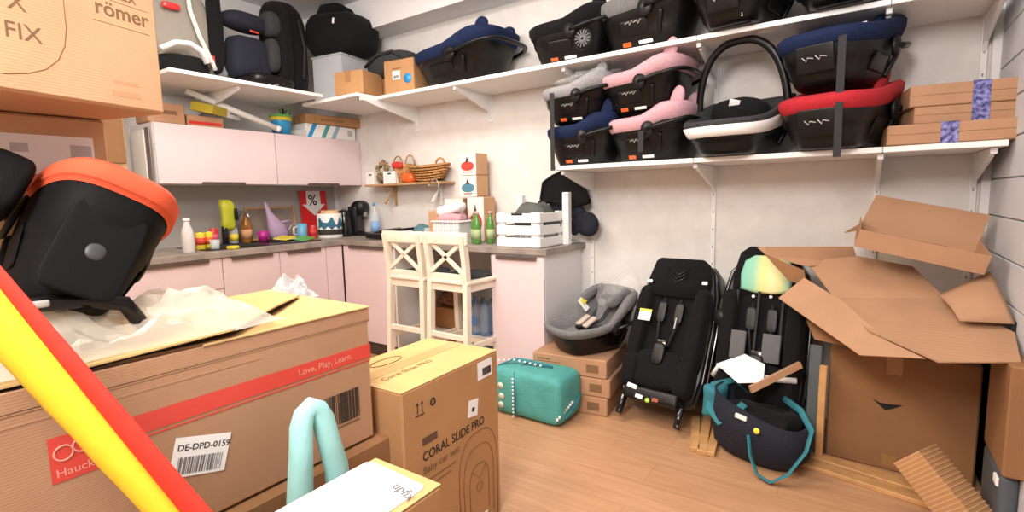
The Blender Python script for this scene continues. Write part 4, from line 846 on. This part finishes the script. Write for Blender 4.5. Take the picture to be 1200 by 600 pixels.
# open tray on top
t = thing('cardboard_tray', 'open shallow cardboard tray tilted on top of the sheets', 'tray', (4.325, -.42, .985), (9, 13.0, 2))
w_, d_, h_ = .42, .26, .075
MB().box((0, 0, -.036), (w_, d_, .004)).build('tray_bottom', CARDD, t)
MB().box((0, -d_/2, 0), (w_, .004, h_)).build('front_wall', CARDP, t); MB().box((-w_/2, 0, 0), (.004, d_, h_)).build('side_wall', CARDP, t); MB().box((w_/2, 0, 0), (.004, d_, h_)).build('side_wall', CARDP, t)
MB().slab([(-w_/2+.0, d_/2, -.036), (w_/2, d_/2, -.036), (w_/2+.01, d_/2+.06, .135), (-w_/2+.03, d_/2+.06, .135)], .004).build('back_wall', CARDP, t)
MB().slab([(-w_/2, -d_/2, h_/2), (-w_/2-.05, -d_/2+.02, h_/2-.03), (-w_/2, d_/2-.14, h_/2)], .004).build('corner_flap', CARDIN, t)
MB().box((.03, -d_/2+.004, h_/2+.001), (.09, .003, .002)).build('slot_tab', CARDIN, t)
# corrugated bundle
t = thing('corrugated_bundle', 'bundle of corrugated cardboard pads leaning at the front right corner', 'cardboard bundle', (4.335, -.80, .235), (0, 0, -30))
m = MB(); m2 = MB()
for k in range(56):
    (m if k % 2 else m2).box((.0054*k, -.002*(k % 2), -.0049*k), ((.0115 if k % 2 else .0035), .115-.004*(k % 2), .115-.004*(k % 2)), rot=(0, 42.5, 0))
m.build('pads', CARD, t); m2.build('pad_edges', CARDL, t)
# right edge carton, dark case and added dark panel
t = carton('side_carton', 'brown carton standing at the right edge of the view by the wall', 4.583, -.80, .28, .08, .30, .37, m=CARDD, gap=False)
t = thing('plastic_case', 'grey blue plastic case on the floor below the right edge carton', 'case', (4.57, -.78, 0)); MB().box((0, 0, .135), (.05, .28, .27), bev=.02, seg=3).build('case_body', mat('greyblue_plastic', (.08, .10, .12), .5), t); MB().box((-.025, -.1, .24), (.012, .05, .03), bev=.003).build('latch', PAPER, t)
tag(MB().box((4.588, -.36, .37), (.016, .66, .74), bev=.004, seg=2).build('dark_filler', BLACKM), 'dark filler panel added between the large carton and the right wall', 'board')  # added panel: its black stands in for the dark void beside the carton

# ============================================================ FOREGROUND LEFT
# base carton, the long one on it, the stack behind
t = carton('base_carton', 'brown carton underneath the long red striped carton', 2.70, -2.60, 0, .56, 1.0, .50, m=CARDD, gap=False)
bx, by, bw, bd, bz, bh = 2.70, -2.62, .50, .96, .505, .393
t = carton('long_carton', 'long brown carton with red stripe, logo and barcode in the foreground', bx, by, bz, bw, bd, bh, m=CARDP, gap=False)
fx = bw/2+.001
def P(y, z): return (fx, y-by, z-bz)
MB().box((fx, .160, .763-bz+.008), (.001, .64, .040)).box((fx, .160, .763-bz-.020), (.001, .64, .003)).build('red_stripe', RED, t)
text('slogan', 'Love, Play, Learn.', .024, mat('faded_pink', (.75, .35, .25), .6), t, (fx+.001, -2.375-by, .764-bz), RX)
MB().box((fx, -2.835-by, .755-bz), (.001, .068, .085)).build('red_logo_square', RED, t)
m = MB()
for sx in (-1, 1): m.tube([(fx+.001, -2.835-by+sx*.014+.014*math.cos(a*PI/8), .768-bz+.014*math.sin(a*PI/8)+sx*.003) for a in range(16)], .0016, 6, closed=True)
m.build('heart_outline', mat('palered', (.85, .35, .28), .6), t)
text('logo_word', 'Hauck', .022, mat('palered', (.85, .35, .28), .6), t, (fx+.001, -2.863-by, .722-bz), RX)
barcode(t, T(fx, -2.250-by, .632-bz) @ E3(90, 0, 90), .125, .088, 24, seed=5)
MB().box((fx, -2.25-by, .580-bz), (.001, .115, .005)).build('digit_row', INKB, t)
lb = MB().box((0, 0, 0), (.001, .118, .085)).build('shipping_label', PAPER, t); lb.location = (fx+.001, -2.622-by, .660-bz); lb.rotation_euler = (R(-16), 0, 0)
text('label_code', 'DE-DPD-0159', .019, INK, lb, (.001, -.052, .014), RX, bold=.0003)
barcode(lb, T(.001, .002, -.018) @ E3(90, 0, 90), .095, .036, 22, m=mat('greyink', (.15, .15, .16), .6), seed=8)
MB().box((fx, 0, .862-bz), (.001, bd, .0015)).box((fx, -.1, .838-bz), (.0008, .5, .001)).build('crease', CARDL, t)
# raised top flaps of the long carton
def LC(l): return [(x-bx, y-by, z-bz) for x, y, z in l]
MB().slab(LC([(2.955, -2.60, .8995), (2.955, -2.135, .8995), (2.45, -2.135, .901), (2.48, -2.20, .903)]), .003).build('top_flap', CARDTOP, t)
MB().slab(LC([(2.45, -3.10, .905), (2.935, -3.10, .905), (2.945, -2.90, .906), (2.955, -2.53, .920), (2.80, -2.33, .922), (2.66, -2.17, .910), (2.45, -2.145, .906)]), .004).build('top_flap', CARDTOP, t)
MB().slab(LC([(2.50, -3.05, .8990), (2.925, -3.05, .8990), (2.940, -2.88, .8995), (2.948, -2.535, .9175), (2.795, -2.335, .919), (2.67, -2.185, .908), (2.50, -2.2, .902)]), .002).build('gap_shade', DARK, t)  # black slab painting the shade under the raised flap; the carton is solid
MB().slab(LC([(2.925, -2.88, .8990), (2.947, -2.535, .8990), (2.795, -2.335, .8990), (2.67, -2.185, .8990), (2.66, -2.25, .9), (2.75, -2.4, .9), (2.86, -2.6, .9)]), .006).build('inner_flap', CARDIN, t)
MB().box((bw/2+.001, 0, bh-.02), (.001, bd, .04)).build('clear_tape', CARDP, t)
# stack behind
t = carton('stack_carton', 'brown carton standing on the long carton, behind the orange car seat', 2.36, -2.84, .92, .44, .46, .50, rz=0, m=CARDL, gap=False, tapeM=TAPE)
lb = MB().box((0, 0, 0), (.001, .17, .12)).build('delivery_note', PAPER, t); lb.location = (.2215, .115, .395); lb.rotation_euler = (0, 0, 0)
for c_, s_ in (((.001, -.05, .03), (.001, .03, .02)), ((.001, .06, .025), (.001, .04, .03)), ((.001, -.02, -.03), (.001, .08, .003))): MB().box(c_, s_).build('printed_block', mat('greyprint', (.5, .5, .5), .6), lb)
TLR = 15.5
t = carton('top_carton', 'big pale brown carton topmost at the upper left', 2.646, -2.922, 1.423, .42, .66, .52, rz=TLR, m=CARDL, gap=False)
fx = .2099
text('brand_word', 'britax', .038, INKB, t, (fx+.0005, .195, .232), RX)
text('brand_word', 'römer', .044, INKB, t, (fx+.0005, .195, .190), RX, bold=.0006)
MB().box((fx, .25, .174), (.001, .12, .001)).box((fx, .25, .224), (.001, .12, .001)).build('print_line', INKB, t)
text('model_print', 'X', .042, INKB, t, (fx+.0005, .045, .150), RX)
text('model_print', 'FIX', .042, INKB, t, (fx+.0005, .035, .098), RX)
arc = [(fx, .135, .50), (fx, .140, .30), (fx, .138, .14), (fx, .132, .105), (fx, .118, .075), (fx, .095, .052), (fx, .065, .038), (fx, .03, .03), (fx, -.12, .028)]
MB().tube(arc, .0009, 5).build('printed_arc', INKB, t)
MB().box((fx, .245, .03), (.001, .06, .012)).box((fx, .245, .055), (.001, .05, .008)).build('faint_print', mat('faintprint', (.55, .30, .16), .8), t)
# orange seat
t = infant_seat('black car seat with orange red padding tipped on the long carton', (2.78, -2.72, .95), 0, ORANF, shellm=mat('black_shell_matte', (.004, .004, .0045), .7, spec=.15, bump=.1, bscale=180), scale=1, sxyz=(.72, .60, 1.28), band=.88, rot=(31, 18, 180), logo=False, tags=False, head=True, inner=BLACKF)
t.location = Vector((2.87, -2.672, 1.255)) - E3(31, 18, 180) @ Vector((-.27*.72, 0, .205*1.28))
MB().soft((-.258, .0, .08), (.02, .06, .028), e=(.9, .9)).soft((-.246, .0, .05), (.02, .065, .018), e=(.9, .9)).build('grey_release_button', mat('dark_grey_button', (.04, .04, .045), .5), t)
MB().soft((-.10, .285, .16), (.16, .13, .10), e=(.4, .5)).build('side_pivot', MATS['black_shell_matte'], t)
MB().soft((-.252, .0, .085), (.02, .22, .15), e=(.25, .3)).build('back_panel', MATS['black_shell_matte'], t)
# black handle seat under the film
t = thing('infant_carrier', 'black curved carrier handle with grey button under the clear film', 'carrier', (2.885, -2.83, .93))
MB().tube([(0, -.16, .02), (.0, -.14, .085), (0, -.05, .105), (0, .05, .10), (0, .12, .08), (-.01, .155, .02)], .016, 10, flat=.8).build('handle_bar', BLACKP, t)
MB().box((.017, -.025, .105), (.006, .05, .014), bev=.004, seg=2).build('grey_button', mat('lightgrey_plastic', (.5, .48, .46), .5), t)
# film
def film(name, loc, sz, seed, label, n=26, m=FILM):
    def fn():
        b = MB(); rows = []
        for i in range(n):
            row = []
            for j in range(n):
                u, v = i/(n-1)-.5, j/(n-1)-.5
                rr = max(0, 1-(abs(u)*2)**3)*max(0, 1-(abs(v)*2)**3)
                q = Vector((u*5+seed, v*5, seed)); h = noise.noise(q)+.6*abs(noise.noise(q*2.7))+.3*abs(noise.noise(q*6))
                row.append(Vector((u*sz[0]*(1+.2*noise.noise(q*.7)), v*sz[1]*(1+.2*noise.noise(q*.9)), .004+sz[2]*rr*(.55+.6*h))))
            rows.append(row)
        return b.rings(rows, closed=False, smooth=False)
    return tag(place(fn().build(name, m), loc), label, 'plastic film')
film('clear_film', (2.83, -2.68, .915), (.24, .56, .13), 3.3, 'crumpled clear plastic film on top of the long carton', m=FILMY)
film('clear_film', (2.50, -2.10, .875), (.12, .14, .09), 7.1, 'small knot of clear film at the far corner of the long carton', m=FILM2)
# baby car seat carton
t = carton('seat_carton', 'tall brown carton printed CORAL SLIDE PRO beside the long carton', 2.86, -1.864, 0, .345, .50, .642, rz=1.5, m=CARD, gap=False)
fx = .1735
MB().box((0, 0, .6425), (.343, .498, .002)).build('top_panel', CARDTOP, t)
MB().box((-.02, 0, .644), (.06, .502, .001)).build('clear_tape', TAPEY, t)
text('top_print', 'Coral Slide PRO', .035, INKB, t, (.05, -.20, .6445), (0, 0, 90)); MB().tube([(-.09+.028*math.cos(a*PI/10), -.06+.07*math.sin(a*PI/10), .645) for a in range(20)], .0012, 5, closed=True).build('printed_oval', INKB, t)
MB().box((fx, -.135, .458), (.001, .07, .024), bev=.0004).build('dark_patch', mat('patch', (.12, .06, .04), .7), t)
text('title', 'CORAL SLIDE PRO', .043, INK, t, (fx+.0005, -.172, .395), RX, sx=.92, bold=.0005)
text('subtitle', 'Baby car seat', .036, INKB, t, (fx+.0005, -.172, .352), RX, sx=.95)
MB().box((fx, -.09, .325), (.001, .15, .003)).box((fx, -.10, .305), (.001, .12, .003)).build('small_print', INKB, t)
m = MB()
for dy in (-.010, .010): m.box((fx, -.175+dy, .570), (.001, .003, .03)).prism([(-.006, 0), (.006, 0), (0, .010)], .001, M=T(fx-.0005, -.175+dy, .583) @ E3(90, 0, 90))
m.box((fx, -.175, .550), (.001, .04, .003)).build('this_way_up_arrows', INK, t)
m = MB()
for a in (0, 120, 240): m.box((0, 0, .010), (.001, .013, .006), M=T(fx, -.115, .572) @ E3(a, 0, 0) @ E3(0, 0, 0))
for a in (60, 180, 300): m.prism([(-.007, 0), (.007, 0), (0, .009)], .001, M=T(fx-.0005, -.115, .572) @ E3(a, 0, 0) @ T(0, 0, .006) @ E3(90, 0, 90))
m.build('recycling_mark', INK, t)
lb = MB().box((0, 0, 0), (.001, .085, .065)).build('barcode_label', PAPER, t); lb.location = (fx+.0005, .165, .595)
barcode(lb, T(.001, .01, -.008) @ E3(90, 0, 90), .05, .028, 14, seed=3)
lb = MB().box((0, 0, 0), (.001, .055, .06)).build('white_label', PAPER, t); lb.location = (fx+.0005, .09, .475); lb.rotation_euler = (R(-8), 0, 0)
MB().box((.001, 0, -.005), (.001, .015, .015)).build('black_mark', INK, lb)
def outl(s_, y0, z0): return [(fx+.0002, y0-s_*.11, z0-s_*.2)]+[(fx+.0002, y0+s_*math.copysign(abs(math.cos(PI*k/24))**.7, -math.cos(PI*k/24))*.115, z0+s_*.175*math.sin(PI*k/24)**.8) for k in range(25)]+[(fx+.0002, y0+s_*.11, z0-s_*.2)]
m = MB(); m.tube(outl(1, .115, .205), .0012, 5); m.tube(outl(.78, .115, .19), .001, 5); m.tube(outl(.5, .115, .17), .001, 5)
m.tube([(fx, .115-.04, .24), (fx, .115, .20), (fx, .115+.04, .24)], .001, 5); m.tube([(fx, .115+.018*math.cos(a*PI/6), .17+.018*math.sin(a*PI/6)) for a in range(12)], .001, 5, closed=True).build('printed_seat_outline', INKB, t)
MB().box((fx, .12, .03), (.001, .08, .05)).build('white_label', PAPER, t)
# white topped carton
t = carton('white_topped_carton', 'carton with white printed lid in the bottom centre foreground', 3.31, -2.62, 0, .21, .54, .60, rz=0, m=CARD, gap=False)
MB().box((0, 0, .601), (.208, .538, .002)).build('top_panel', CARDTOP, t)
MB().prism([(-.104, -.27), (.086, -.27), (.086, .232), (.076, .242), (-.09, .250), (-.104, .24)], .0025, M=T(-.0, 0, .6025)).build('white_lid_sheet', PAPER, t)
text('lid_print', 'upfix', .036, mat('greyink', (.15, .15, .16), .6), t, (.025, .20, .6065), (0, 0, -15), sx=1.0)
# turquoise loop
t = thing('padded_loop', 'turquoise satin padded loop sticking up behind the white lid', 'padded loop', (3.08, -2.43, 0))
MB().tube([(0.0, -.045, .30), (0, -.044, .52), (0, -.032, .64), (0, -.028, .69), (.0, -.018, .718), (0, .0, .730), (.002, .016, .718), (.004, .028, .69), (.006, .036, .64), (.01, .052, .56), (.012, .06, .30)], [.030, .030, .027, .026, .024, .023, .024, .026, .027, .029, .029], 16).build('padded_tube', MINT, t)
MB().box((0, .0, .15), (.10, .16, .30), bev=.02, seg=3).build('loop_base', MINT, t)
# furled red and yellow umbrella
t = thing('furled_parasol', 'furled red and yellow fabric pole slanting across the left foreground', 'parasol', (0, 0, 0))
def lerp(a, c, k): return Vector(a).lerp(Vector(c), k)
def fold(A, B_, ra, rb, seed, m_, nm):
    n_ = 30; pts = [lerp(A, B_, k/(n_-1)) for k in range(n_)]; ax = (Vector(B_)-Vector(A)).normalized(); a = ax.cross(Vector((0, 0, 1))).normalized(); c = a.cross(ax)
    rings = []
    for i, p in enumerate(pts):
        r_ = ra+(rb-ra)*i/(n_-1)
        rings.append([p+(a*math.cos(2*PI*k/20)*.55+c*math.sin(2*PI*k/20))*r_*(1+.07*math.sin(3*2*PI*k/20+seed)+.06*noise.noise(Vector((i*.35, k*.5, seed)))) for k in range(20)])
    MB().rings(rings).build(nm, m_, t)
YA, YB = Vector((3.1, -2.9365, 1.045)), Vector((3.3075, -2.8295, .763))
RA_, RB_ = Vector((3.096, -2.9275, 1.113)), Vector((3.3495, -2.801, .763))
ext = lambda A, B_, a, c: (A+(A-B_)*a, B_+(B_-A)*c)
A, B_ = ext(YA, YB, .25, .5); fold(A, B_, .042, .015, 1.0, YELF, 'yellow_fabric')
A, B_ = ext(RA_, RB_, .25, .5); fold(A, B_, .010, .022, 2.4, REDCL, 'red_fabric')
